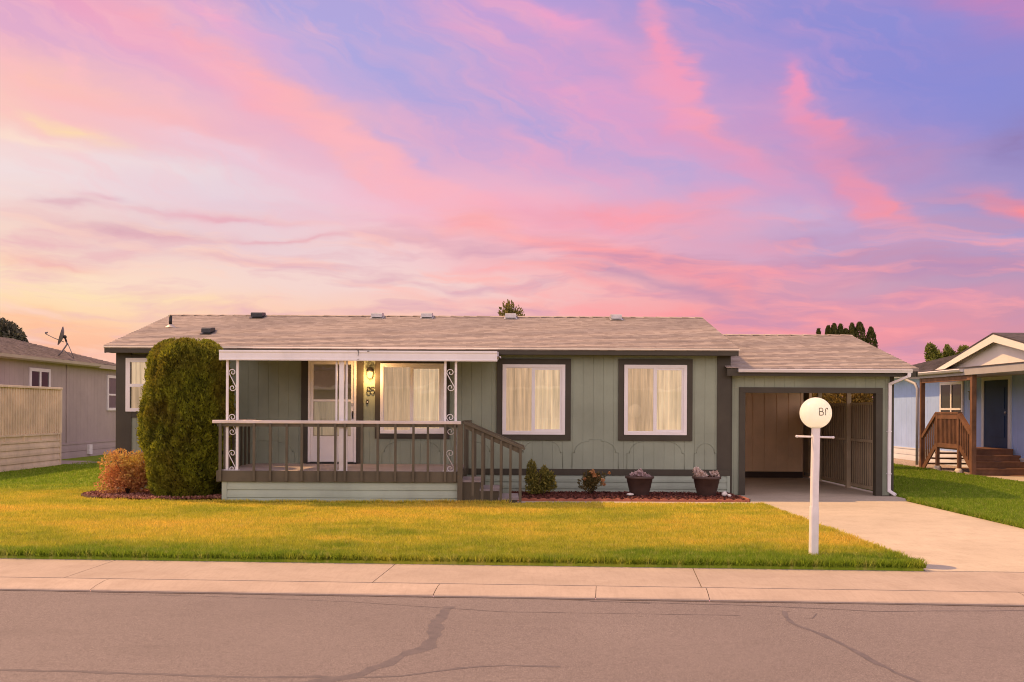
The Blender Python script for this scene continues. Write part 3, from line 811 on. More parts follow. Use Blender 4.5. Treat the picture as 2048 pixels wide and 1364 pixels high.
# routed arches under the windows
def arch(m, x0, x1, ztop, zs, zbot, r, flat=True, y=HY - 0.003):
    """shouldered arch line: legs, small step, quarter curves, flat head"""
    w = 0.0055
    L = [(x0, zbot), (x0, zs), (x0 + 0.05, zs)]
    n = 8
    for i in range(n + 1):
        t = math.pi / 2 * i / n
        L.append((x0 + .05 + r * (1 - math.cos(t)) , zs + (ztop - 0.03 - zs) * math.sin(t)))
    Rr = [(x1 - (x - x0), z) for x, z in L]
    L2 = L + ([(x0 + .05 + r + 0.005, ztop)] if flat else [])
    R2 = Rr + ([(x1 - .05 - r - .005, ztop)] if flat else [])
    path = L2 + R2[::-1]
    m.tube([(x, y, z) for x, z in path], w, 4)
Z0 = 0.535
for u0, u1, vt, vs, r in ((1042, 1126, 878, 905, .30), (1144, 1237, 879, 905, .32), (1254, 1369, 880, 906, .33), (1388, 1434, 884, 906, .19), (764, 884, 881, 903, .30), (660, 720, 881, 903, .2), (480, 590, 881, 903, .3), (900, 985, 881, 903, .3)):
    x0, zt = px(u0, vt, 20.0); x1, _ = px(u1, vt, 20.0); _, zs = px(u0, vs, 20.0)
    am = MB(); arch(am, x0, x1, zt, zs, Z0 if u0 > 1000 else 0.63, r * 0.9, u0 not in (1388,))
    am.build('arch_molding', GREEN, house)

# windows ---------------------------------------------------------
def slat_sheet(x0, x1, z0, z1, y, pitch=0.085, depth=0.018, rr=random.Random(5)):
    m = MB(); prof = []; x = x0
    while x < x1:
        k = min(pitch, x1 - x); d = rr.uniform(.7, 1.2) * depth
        prof += [(x, y + 0.001), (x + k * .5, y - d * .55), (x + k * .96, y - d)]
        x += pitch
    m.extrude(prof, 'z', z0, z1)
    return m

def slider(x0, x1, z0, z1, tw=0.115, y=HY, top_t=None, bot_t=None, screen_left=True, single=False):
    """white sliding window in a dark casing, blinds behind"""
    fw = 0.062
    m = MB()
    yo, yi = y - 0.052, y - 0.004
    for b in ((x0, x0 + fw, z0, z1), (x1 - fw, x1, z0, z1), (x0 + fw, x1 - fw, z0, z0 + fw), (x0 + fw, x1 - fw, z1 - fw, z1)):
        m.box(b[0], b[1], yo, yi, b[2], b[3])
    # stepped inner lip
    l = 0.014; a0, a1, b0, b1 = x0 + fw, x1 - fw, z0 + fw, z1 - fw
    for b in ((a0, a0 + l, b0, b1), (a1 - l, a1, b0, b1), (a0 + l, a1 - l, b0, b0 + l), (a0 + l, a1 - l, b1 - l, b1)):
        m.box(b[0], b[1], yo + 0.014, yi, b[2], b[3])
    w = m.build('window', WHITE, house)
    c = MB(); t = tw; yo2 = y - 0.034
    tt, bt = top_t or t, bot_t or t
    for b in ((x0 - t, x0 - .002, z0 - bt, z1 + tt), (x1 + .002, x1 + t, z0 - bt, z1 + tt), (x0 - .002, x1 + .002, z0 - bt, z0 - .002), (x0 - .002, x1 + .002, z1 + .002, z1 + tt)):
        c.box(b[0], b[1], yo2, y - 0.001, b[2], b[3])
    c.build('casing', TRIM, w)
    mx = (x0 + x1) / 2 - 0.01; sw_ = 0.045
    s = MB()
    s.box(mx - sw_ * .75, mx + sw_ * .75, yo + 0.006, yi, b0 + l, b1 - l)
    for b in ((mx + sw_ * .75, a1 - l, b1 - l - .03, b1 - l), (mx + sw_ * .75, a1 - l, b0 + l, b0 + l + .03), (a1 - l - .03, a1 - l, b0 + l + .03, b1 - l - .03)):
        s.box(b[0], b[1], yo + .020, yi, b[2], b[3])
    s.build('sash', WHITE, w)
    MB().poly([(a0 + l, y - .026, b0 + l), (mx - sw_ * .75, y - .026, b0 + l), (mx - sw_ * .75, y - .026, b1 - l), (a0 + l, y - .026, b1 - l)]).build('pane', SCREEN_GLASS, w)
    MB().poly([(mx + sw_ * .75, y - .023, b0 + l), (a1 - l, y - .023, b0 + l), (a1 - l, y - .023, b1 - l), (mx + sw_ * .75, y - .023, b1 - l)]).build('pane', GLASS, w)
    slat_sheet(a0 + l, a1 - l, b0 + l, b1 - l, y - 0.002, 0.09, 0.018).build('blind', BLIND, w)
    return w
wz0, wz1 = px(1067, 869, 20)[1], px(1067, 729, 20)[1]
xa, xb = px(1005, 800, 20)[0], px(1130, 800, 20)[0]
slider(xa, xb, wz0, wz1)
xa, xb = px(1248, 800, 20)[0], px(1373, 800, 20)[0]
slider(xa, xb, wz0 + .003, wz1 + .003)
xa, xb = px(761, 800, 20)[0], px(889, 800, 20)[0]
slider(xa, xb, px(825, 867, 20)[1], px(825, 727, 20)[1], tw=0.105)
# left end window (single hung)
xa, xb = px(253, 770, 20)[0], px(330, 770, 20)[0]
z0, z1 = px(253, 823, 20)[1], px(253, 716, 20)[1]
m = MB(); fw = .085; y = HY
zm = z0 + (z1 - z0) * .49
for b in ((xa, xa + fw, z0, z1), (xb - fw, xb, z0, z1), (xa + fw, xb - fw, z0, z0 + fw * .8), (xa + fw, xb - fw, z1 - fw, z1), (xa + fw, xb - fw, zm - .03, zm + .03)):
    m.box(b[0], b[1], y - .052, y - .003, b[2], b[3])
w = m.build('window', WHITE, house)
MB().poly([(xa + fw, y - .028, z0 + .03), (xb - fw, y - .028, z0 + .03), (xb - fw, y - .028, zm - .03), (xa + fw, y - .028, zm - .03)]).build('pane', SCREEN_GLASS, w)
MB().poly([(xa + fw, y - .028, zm + .03), (xb - fw, y - .028, zm + .03), (xb - fw, y - .028, z1 - fw), (xa + fw, y - .028, z1 - fw)]).build('pane', GLASS, w)
slat_sheet(xa + fw, xb - fw, z0 + .06, z1 - fw, y - .002, .4, .004).build('blind', BLIND, w)
c = MB()
for b in ((xb + .002, xb + .12, z0 - .12, z1 + .07), (xa, xb, z0 - .12, z0 - .003), (HX0 + .302, xb, z1 + .003, z1 + .07)):
    c.box(b[0], b[1], y - .020, y - .0012, b[2], b[3])
c.build('casing', TRIM, w)

# entrance door ---------------------------------------------------
FZ = 0.61
dx0, dx1 = px(617, 800, 20)[0], px(713, 800, 20)[0]
dz0, dz1 = FZ + 0.03, px(665, 719, 20)[1]
d = MB(); y = HY
jw = 0.045
for b in ((dx0, dx0 + jw, dz0, dz1), (dx1 - jw, dx1, dz0, dz1), (dx0 + jw, dx1 - jw, dz1 - jw, dz1)):
    d.box(b[0], b[1], y - .05, y - .002, b[2], b[3])
# storm door leaf: stiles, rails, kick panel
a0, a1 = dx0 + jw + .004, dx1 - jw - .004
gz0, gz1 = px(665, 872, 20)[1], px(665, 729, 20)[1]
gzm = px(665, 801, 20)[1]
st_ = 0.055
for b in ((a0, a0 + st_, dz0 + .01, dz1 - jw - .003), (a1 - st_, a1, dz0 + .01, dz1 - jw - .003), (a0 + st_, a1 - st_, gz1, dz1 - jw - .003), (a0 + st_, a1 - st_, gzm - .022, gzm + .022), (a0 + st_, a1 - st_, dz0 + .01, gz0)):
    d.box(b[0], b[1], y - .042, y - .008, b[2], b[3])
d.box(a0 + st_ + .05, a1 - st_ - .05, y - .047, y - .0425, dz0 + .12, gz0 - .07)
door = d.build('door', WHITE, house)
MB().poly([(a0 + st_, y - .03, gz0), (a1 - st_, y - .03, gz0), (a1 - st_, y - .03, gz1), (a0 + st_, y - .03, gz1)]).build('pane', GLASS, door)
c = MB()
cx0, cx1 = px(603, 800, 20)[0], px(727, 800, 20)[0]
c.box(cx0, dx0 - .002, y - .032, y - .001, FZ + .002, dz1 + .12)
c.box(dx1 + .002, cx1, y - .032, y - .001, FZ + .002, dz1 + .12)
c.box(dx0 - .002, dx1 + .002, y - .032, y - .001, dz1 + .002, dz1 + .12)
c.build('casing', TRIM, door)
MB().box(dx0 - .02, dx1 + .02, y - .09, y - .004, FZ + .001, FZ + .028).build('threshold', BLACKM, door)
# inner door behind the storm glass, with its lace curtain
MB().box(a0 + .01, a1 - .01, y - .006, y - .003, dz0 + .3, dz1 - jw).build('inner_door', ROOM, door)
cur = MB(); prof = []; rr = random.Random(8)
x = a0 + st_ + .015
while x < a1 - st_ - .015:
    prof += [(x, y - .010 - rr.uniform(0, .012)), (x + .018, y - .014 - rr.uniform(0, .006))]; x += .04
cur.extrude(prof, 'z', gz0 + .02, gzm - .03)
cur.build('curtain', CURTAIN, door)
hx, hz = px(706, 830, 20)
h = MB().box(hx - .012, hx + .012, y - .055, y - .042, hz - .075, hz + .075).tube([(hx, y - .06, hz - .05), (hx, y - .085, hz - .02), (hx, y - .085, hz + .03), (hx, y - .06, hz + .055)], .009, 6)
h.build('handle', BLACKM, door)
MB().box(a1 - st_ + .005, a1 - .006, y - .0505, y - .0425, hz + .18, hz + .24).build('latch', VENTM, door)

# fittings on the wall beside the door ----------------------------
lx, lz = px(741, 748, 20)
lamp = empty('wall_lamp', (lx, HY - .01, lz), 'small lit bronze porch lamp with a glowing bulb beside the front door', 'lamp')
lb = MB(); lb.box(lx - .045, lx + .045, HY - .02, HY - .001, lz - .02, lz + .13, .006)
lb.lathe([(0.001, .125), (.045, .12), (.062, .08), (.066, .045), (.06, .04), (.001, .042)], (lx, HY - .085, lz), 20)
lb.tube([(lx, HY - .02, lz + .10), (lx, HY - .05, lz + .13), (lx, HY - .085, lz + .125)], .010, 6)
lb.build('lamp_cap', BLACKM, lamp)
MB().lathe([(.001, -.09), (.03, -.085), (.048, -.05), (.055, 0), (.052, .04)], (lx, HY - .085, lz), 20).build('bulb', BULB, lamp)
L = bpy.data.lights.new('porch_lamp_light', 'POINT'); L.energy = 27; L.color = (1, .54, .20); L.shadow_soft_size = .05
lo = bpy.data.objects.new('porch_lamp_light', L); COL.objects.link(lo); lo.parent = lamp; lo.location = (0, -.20, -.05)

def arc(cx, cz, rx, rz, a0, a1, n=12):
    return [(cx + rx * math.cos(R(a0 + (a1 - a0) * i / n)), cz + rz * math.sin(R(a0 + (a1 - a0) * i / n))) for i in range(n + 1)]
def digit8(ox, oz, w, h):
    return [arc(ox, oz + h * .27, w * .42, h * .23, 0, 360, 18), arc(ox, oz - h * .23, w * .5, h * .27, 0, 360, 18)]
def digit5(ox, oz, w, h):
    return [[(ox + w * .45, oz + h * .48), (ox - w * .40, oz + h * .48), (ox - w * .45, oz + h * .06)] + arc(ox - w * .05, oz - h * .17, w * .5, h * .32, 120, -140, 14)]
n8 = MB(); cx, cz = px(737.5, 781, 20)
for pl in digit8(cx, cz, .075, .145): n8.tube([(x, HY - .016, z) for x, z in pl], .0075, 5)
n8o = n8.build('house_number', INK, None, (cx, HY - .01, cz))
tag(n8o, 'black metal numeral eight fixed below the porch lamp', 'house number', 'house numerals')
n5 = MB(); cx5, cz5 = px(745.5, 781, 20)
for pl in digit5(cx5, cz5, .075, .145): n5.tube([(x, HY - .016, z) for x, z in pl], .0075, 5)
tag(n5.build('house_number', INK, None, (cx5, HY - .01, cz5)), 'black metal numeral five beside the numeral eight', 'house number', 'house numerals')
bx, bz = px(735, 803.5, 20)
db = empty('doorbell', (bx, HY, bz), 'tiny dark doorbell with pale button below the house number', 'doorbell')
MB().box(bx - .021, bx + .021, HY - .02, HY - .001, bz - .045, bz + .045, .004).build('plate', BLACKM, db)
MB().box(bx - .008, bx + .008, HY - .026, HY - .0202, bz - .018, bz + .012).build('button', WHITE, db)

# roof fittings (parts of the roof)
def on_roof(u, v):
    """point where the photo pixel meets the front slope"""
    k = (RZ - EZ) / (RY - EY); du, dv = u - 1024., v - HZ
    s = -(dv - du * ROLL) / F
    Y = (EZ - k * EY - CAMZ) / (s - k); return ((du + dv * ROLL) / F * Y, Y, CAMZ + s * Y)
def box_vent(u, v, w, mat, hood=True):
    x, yv, z = on_roof(u, v); m = MB()
    k = (RZ - EZ) / (RY - EY)
    sl = lambda yy: z + (yy - yv) * k
    y0, y1 = yv - .02, yv + .36
    m.poly([(x - w * .62, y0 - .07, sl(y0 - .07) + .024), (x + w * .62, y0 - .07, sl(y0 - .07) + .024), (x + w * .62, y1 + .05, sl(y1 + .05) + .024), (x - w * .62, y1 + .05, sl(y1 + .05) + .024)])
    # hood: flat-topped cap open at the front foot
    a = [(y0, sl(y0) + .045), (y0, sl(y0) + .125), (y0 + .05, sl(y0) + .15), (y1 - .04, sl(y1) + .08), (y1, sl(y1) + .02)]
    m.extrude(a, 'x', x - w / 2, x + w / 2, True)
    o = m.build('roof_vent', mat, roof)
    g_ = MB().box(x - w * .42, x + w * .42, y0 + .03, y0 + .05, sl(y0) + .015, sl(y0) + .06)
    return o
box_vent(513, 637, .26, VENTD); box_vent(753, 638, .25, VENTM); box_vent(853, 638, .25, VENTM)
box_vent(1021, 639, .25, VENTM); box_vent(1233, 641, .24, VENTM)
box_vent(412, 669, .19, VENTD)
x, yv, z = on_roof(341, 655)
MB().lathe([(.13, .0), (.06, .05), (.052, .07)], (x, yv, z - .005), 18).build('pipe_flashing', FLASH, roof)
MB().tube([(x, yv, z + .03), (x, yv, z + .265)], .034, 12).build('vent_pipe', BLACKM, roof)

# ------------------------------------------------------------------ porch
PY = 17.6
PX0, PX1 = -5.20, -0.90
porch = empty('porch', (-3.05, 18.8, 0), 'raised front porch with olive railing, white canopy and scroll posts', 'porch')
dk = MB()
nb = 17; bw = (HY - .06 - PY) / nb
for i in range(nb):
    dk.box(PX0 + .02, PX1 - .02, PY + .035 + i * bw, PY + .035 + (i + 1) * bw - .006, FZ - .03, FZ)
dk.build('deck', DECK, porch)
rm = MB().box(PX0, PX1, PY, PY + .034, 0.415, FZ - .002).box(PX0, PX0 + .034, PY + .036, HY - .05, 0.415, FZ - .031).box(PX1 - .034, PX1, PY + .036, HY - .05, 0.415, FZ - .031)
rm.build('rim_board', RAILP, porch)
ps = lap(PX0 + .18, PX1 - .04, PY + .05, 0.0, 0.412, 3)
ps.box(PX0 + .09, PX0 + .178, PY + .03, PY + .06, 0, .412).box(PX1 - .039, PX1 - .005, PY + .03, PY + .06, 0, .412)
ps.box(PX0 + .09, PX0 + .11, PY + .061, HY - .05, 0, .412).box(PX1 - .03, PX1 - .01, PY + .061, HY - .05, 0, .412)
ps.build('skirting', GREEN2, porch)
# railing with cap
RZT = px(680, 842.5, PY)[1]
cap = MB().box(px(425, 843, PY)[0], px(922, 843, PY)[0], PY - .03, PY + .10, RZT - .045, RZT + .012, .008)
rail = cap.build('railing', CAPP, porch)
MB().box(PX0 + .01, PX1, PY + .002, PY + .036, RZT - .10, RZT - .046).build('top_rail', RAILP, rail)
def baluster(x, y=None, z0=0.43, z1=None, w=.040, parent=rail):
    yy = PY - .038 if y is None else y
    MB().box(x - w / 2, x + w / 2, yy, yy + w * .9, z0, z1 if z1 else RZT - .047).build('baluster', RAILP, parent)
for u in (441, 508.5, 541, 574, 604, 637, 671, 690, 724, 755.7, 791, 827, 856, 890.6, 910):
    baluster(px(u, 900, PY)[0], w=.046 if u == 441 else .040)
MB().box(PX1 - .055, PX1 + .035, PY - .02, PY + .07, 0.02, RZT - .046).build('newel_post', RAILP, rail)
# side returns to the wall
sr = MB().box(PX0 - .03, PX0 + .10, PY + .102, HY - .03, RZT - .045, RZT + .010, .008)
srail = sr.build('side_railing', CAPP, porch)
MB().box(PX0 + .02, PX0 + .055, PY + .102, HY - .03, RZT - .10, RZT - .046).build('top_rail', RAILP, srail)
for i in range(8):
    yy = PY + .28 + i * .28
    MB().box(PX0 - .036, PX0 - .001, yy, yy + .038, 0.43, RZT - .047).build('baluster', RAILP, srail)
sr2 = MB().box(PX1 - .04, PX1 + .10, PY + 1.15, HY - .03, RZT - .045, RZT + .005, .006)
srail2 = sr2.build('side_railing', RAILP, porch)
for i in range(5):
    yy = PY + 1.16 + i * .28
    MB().box(PX1 + .002, PX1 + .04, yy, yy + .045, 0.43, RZT - .047).build('baluster', RAILP, srail2)

# canopy
CZT, CZB = px(700, 701, PY - .05)[1], px(700, 721.5, PY - .05)[1]
CX0, CX1 = px(438, 711, PY - .05)[0], px(994, 711, PY - .05)[0]
cn = MB()
prof = [(PY - .05, CZB), (PY - .055, CZB + .02), (PY - .05, CZB + .04), (PY - .05, CZT - .05), (PY - .062, CZT - .03), (PY - .062, CZT), (PY + .02, CZT), (PY + .02, CZT - .02), (PY - .035, CZT - .03), (PY - .035, CZB)]
cn.extrude(prof, 'x', CX0, CX1, True)
for x in (CX0, CX1 - .012):
    cn.extrude([(PY + .021, CZB + .0), (PY + .021, CZT - .001), (HY - .02, 2.86), (HY - .02, 2.72)], 'x', x, x + .012, True)
canopy = cn.build('canopy', WHITEM, porch)
pan = MB(); prof = []; x = CX0 + .015; k = 0
while x < CX1 - .02:
    prof += [(x, 0.0), (x + .04, 0.0), (x + .05, .035), (x + .145, .035), (x + .155, 0.0)]; x += .17
b = len(pan.v); n = len(prof)
pan.v += [(px_, PY + .022, CZB + .06 + dz) for px_, dz in prof] + [(px_, HY - .02, 2.74 + dz) for px_, dz in prof]
for i in range(n - 1): pan.f.append((b + i, b + i + 1, b + n + i + 1, b + n + i)); pan.smooth.append(False)
pan.build('canopy_panel', WHITEM, canopy)
# dangling wire and clip on the canopy front
wx, wz = px(716, 703, PY - .06)
MB().tube([(wx - .012, PY - .066, wz + .01), (wx + .012, PY - .070, wz + .015), (wx + .006, PY - .072, wz - .06), (wx + .002, PY - .070, wz - .08)], .005, 5).build('wire_clip', BLACKM, canopy)
MB().tube([(wx + .16, PY - .066, wz + .004), (wx + .20, PY - .067, wz + .006)], .005, 5).build('screw_mark', BLACKM, canopy)
MB().sphere((wx + .002, PY - .066, wz - .135), .008, 8, 6).build('screw', BLACKM, canopy)

def spiral(cx, cz, r0, r1, a0, a1, n=22):
    return [(cx + (r0 + (r1 - r0) * i / n) * math.cos(R(a0 + (a1 - a0) * i / n)), cz + (r0 + (r1 - r0) * i / n) * math.sin(R(a0 + (a1 - a0) * i / n))) for i in range(n + 1)]
def s_scroll(m, cx, cz, w, h, y, flip=1):
    """wrought iron S with curled ends"""
    r = w * .42
    top = spiral(cx + flip * (w / 2 - r), cz + h / 2 - r, r * .22, r, 300 if flip > 0 else 240, -180 + 0 if flip > 0 else 720)
    # simple: curl, diagonal, curl
    c1 = (cx, cz + h / 2 - r); c2 = (cx, cz - h / 2 + r)
    up = spiral(c1[0], c1[1], r * .18, r, -270 + 360, 200 - 720 + 360)   # ends on the left side
    up = [(c1[0] + (r * .2 + r * .8 * i / 24) * math.cos(R(520 - 330 - (1 - i / 24) * 430 + 0)), c1[1] + (r * .2 + r * .8 * i / 24) * math.sin(R(190 - (1 - i / 24) * 430))) for i in range(25)]
    dn = [(2 * cx - x, 2 * cz - z) for x, z in up][::-1]
    m.tube([(x, y, z) for x, z in up + dn], .0085, 5)
def scroll_post(ua, ub, split):
    x0, x1 = px(ua, 780, PY + .06)[0], px(ub, 780, PY + .06)[0]; y = PY + .075
    w = .042
    m = MB()
    for x in (x0 + w / 2, x1 - w / 2): m.box(x - w / 2, x + w / 2, y - w / 2, y + w / 2, FZ + .012, CZB + .03, .004)
    m.box(x0 - .02, x1 + .02, y - .05, y + .05, FZ + .001, FZ + .0115)
    post = m.build('scroll_post', IRON, porch)
    cx = (x0 + x1) / 2; iw = x1 - x0 - 2 * w
    for v in (760, 849 if split else 845, 922):
        z = px(ua, v, PY + .06)[1]
        s = MB(); s_scroll(s, cx, z, iw * 1.12, .40 if v != 849 else .38, y)
        s.build('scroll', IRON, post)
    return post
scroll_post(452, 477, True)
scroll_post(888, 914, True)
# middle post: the same panel turned edge on, with a boxed leg
mxp = px(683, 800, PY + .06)[0]; y = PY + .08
m = MB().box(mxp - .042, mxp + .042, y - .03, y + .03, FZ + .012, CZB + .03, .005).box(mxp - .06, mxp + .06, y - .05, y + .05, FZ + .001, FZ + .0115)
mp_ = m.build('canopy_post', IRON, porch)
MB().box(mxp - .115, mxp - .082, y + .03, y + .06, RZT - .9 + .02, CZB + .05).build('side_tube', IRON, mp_)
MB().box(mxp + .062, mxp + .098, y + .03, y + .06, RZT - .9 + .02, CZB + .05).build('side_tube', IRON, mp_)

# steps going down to the right
sx = PX1 + .005
for i in range(3):
    zt = FZ - .155 * (i + 1); x0 = sx + i * .33; x1 = x0 + .36
    m = MB().box(x0, x1, PY + .06, PY + 1.10, zt - .035, zt)
    stp = m.build('step', DECK, porch)
    MB().box(x0 + .002, x1 - .025, PY + .075, PY + .105, 0.02, zt - .036).box(x0 + .002, x1 - .025, PY + 1.06, PY + 1.09, 0.02, zt - .036).box(x1 - .05, x1 - .026, PY + .106, PY + 1.059, 0.02, zt - .036).build('riser', RAILP, stp)
# stair rails: front and back
for k, yy in enumerate((PY + .015, PY + 1.12)):
    xt, zt = px(928, 846, PY)[0], px(928, 845, PY)[1]
    xb_, zb = px(1050, 897, PY)[0], px(1050, 898, PY)[1]
    m = MB().beam((xt, yy, zt), (xb_, yy, zb), .115, .040)
    sr_ = m.build('stair_railing', RAILP, porch)
    MB().beam((xt + .02, yy, zt - .065), (xb_ - .05, yy, zb - .060), .034, .075).build('top_rail', RAILP, sr_)
    f = lambda X: zt + (zb - zt) * (X - xt) / (xb_ - xt)
    for u in (946, 965, 983.5, 1002, 1021, 1041):
        X = px(u, 900, PY)[0]
        foot = .42 - (X - sx) * .52 + .0
        MB().box(X - .022, X + .022, yy - .057, yy - .020, max(.02, min(.30, foot - .12)), f(X) - .035).build('baluster', RAILP, sr_)

# ------------------------------------------------------------------ carport
cp = empty('carport', (6.05, 20.1, 0), 'open attached carport with sage front, tan shed wall and slatted side', 'carport')
CY = 20.12
KX0, KX1 = 4.38, 8.05
KEY, KEZ, KRY, KRZ = 19.80, 2.555, 23.72, 3.50
kr = gable_roof(4.47, KX1, KEY, KEZ, KRY, KRZ, 27)
# short return of the roof in under the main eave
kr2 = roof_slope(kr, 4.24, 4.4695, KEY, KEZ, KEY + .85, KEZ + .205, 6)
croof = kr.build('roof', SHING_K, cp)
MB().box(4.26, 8.0, KEY + .014, KEY + .04, KEZ - .155, KEZ - .012).build('fascia', TRIM, cp)
r2 = MB()
r2.extrude([(KEY + .02, KEZ - .16), (KEY + .02, KEZ - .052), (KRY, KRZ - .055), (2 * KRY - KEY, KEZ - .052), (2 * KRY - KEY, KEZ - .16), (KRY, KRZ - .17)], 'x', KX1 - .034, KX1 - .008, True)
r2.build('rake_board', TRIM, cp)
MB().box(4.44, 7.95, KEY + .041, 26.9, KEZ - .14, KEZ - .13).build('ceiling', WHITE, cp)
gx0, gx1 = px(1476, 741, KEY)[0], 7.90
gt = MB()
gt.extrude([(KEY + .012, KEZ - .02), (KEY - .085, KEZ - .02), (KEY - .095, KEZ - .03), (KEY - .085, KEZ - .045), (KEY - .065, KEZ - .085), (KEY + .012, KEZ - .085)], 'x', gx0, gx1, True)
gut = gt.build('gutter', WHITEM, cp)
ds = MB()
def rect_pipe(m, pts, w=.06, d=.05):
    for p, q in zip(pts[:-1], pts[1:]): m.beam(p, q, w, d, up=(0, 1, 0) if abs(p[2] - q[2]) > .05 and abs(p[0] - q[0]) < .2 else (0, 0, 1))
dxx = px(1781, 800, 20.0)[0]
rect_pipe(ds, [(7.84, KEY - .05, KEZ - .085), (7.84, KEY - .04, KEZ - .16)])
rect_pipe(ds, [(7.84, KEY - .04, KEZ - .15), (dxx + .01, CY - .06, KEZ - .30)])
rect_pipe(ds, [(dxx + .01, CY - .06, KEZ - .28), (dxx, CY - .06, .10)])
rect_pipe(ds, [(dxx, CY - .06, .115), (dxx + .08, CY - .20, .045)])
for z in (.45, 1.30): ds.box(dxx - .04, dxx + .04, CY - .10, CY - .02, z, z + .018)
ds.build('downspout', WHITEM, cp)
ox0, ox1 = px(1478, 850, CY)[0], px(1764, 850, CY)[0]
fz_top = KEZ - .13
z_tt, z_tb = px(1620, 776, CY)[1], px(1620, 786, CY)[1]
grooved(4.43, 7.66, CY, z_tt, fz_top).build('header', GREEN, cp)
grooved(4.43, ox0, CY, 0.02, z_tt - .001).build('wing_wall', GREEN, cp)
grooved(ox1, 7.66, CY, 0.02, z_tt - .001).build('wing_wall', GREEN, cp)
MB().box(ox0 - .002, ox1 + .002, CY - .03, CY + .14, z_tb, z_tt + .01).build('header_trim', TRIM, cp)
MB().box(ox0 - .002, px(1490, 850, CY)[0], CY - .03, CY + .14, 0.012, z_tb - .001).build('jamb_trim', TRIM, cp)
MB().box(px(1751, 850, CY)[0], ox1 + .002, CY - .03, CY + .14, 0.012, z_tb - .001).build('jamb_trim', TRIM, cp)
MB().box(7.60, 7.68, CY - .012, CY + .12, .02, fz_top - .001).build('corner_board', TRIM, cp)
MB().box(4.372, 4.428, CY - .012, CY + .10, .02, fz_top - .001).build('corner_board', TRIM, cp)
MB().box(4.43, 7.66, CY + .012, CY + .10, z_tt + .011, fz_top - .001).build('header_back', TAN, cp)
# shed at the back
SY = 25.4
grooved(4.38, 7.40, SY, 0.17, 2.43, 0.305, 0.022, 0.016).build('shed_wall', TAN, cp)
MB().box(4.38, 7.40, SY + .02, SY + 1.4, 0.0, 2.40).build('shed_base', paint('dark_shed_base', (.06, .04, .03, 1), .8), cp)
grooved(HY + .16, SY - .01, HX1 + .022, 0.10, 2.42, 0.203, face='+x').build('inner_wall', TAN, cp)
# slatted side fence with posts
fxx = 7.58
fn = MB()
yy = 20.30
while yy < 25.8:
    fn.box(fxx - .008, fxx + .004, yy, yy + .070, 0.10, 1.86); yy += .135
slats = fn.build('side_fence', FENCE, cp)
MB().box(fxx + .006, fxx + .016, 20.3, 25.8, .12, 1.84).build('gap_shade_backing', TRIM, slats)  # dark sheet standing in for the shade in the gaps between slats
MB().box(fxx - .045, fxx - .0085, 20.27, 25.8, 1.05, 1.11).build('fence_rail', FENCE, slats)
MB().box(fxx - .045, fxx - .0085, 20.27, 25.8, .06, .13).build('fence_rail', FENCE, slats)
MB().box(fxx - .03, fxx + .03, 20.27, 25.8, 1.861, 1.90).build('fence_rail', FENCE, slats)
for py_ in (22.25, 24.35):
    MB().box(fxx - .125, fxx - .032, py_, py_ + .09, 0.012, 2.41).build('post', FENCE, cp)
MB().box(fxx - .03, fxx + .03, 20.28, 26.8, 2.26, 2.41).build('side_beam', TRIM, cp)
MB().box(fxx - .02, fxx + .05, 25.45, 26.8, .0, 2.25).build('shed_side', TAN, cp)

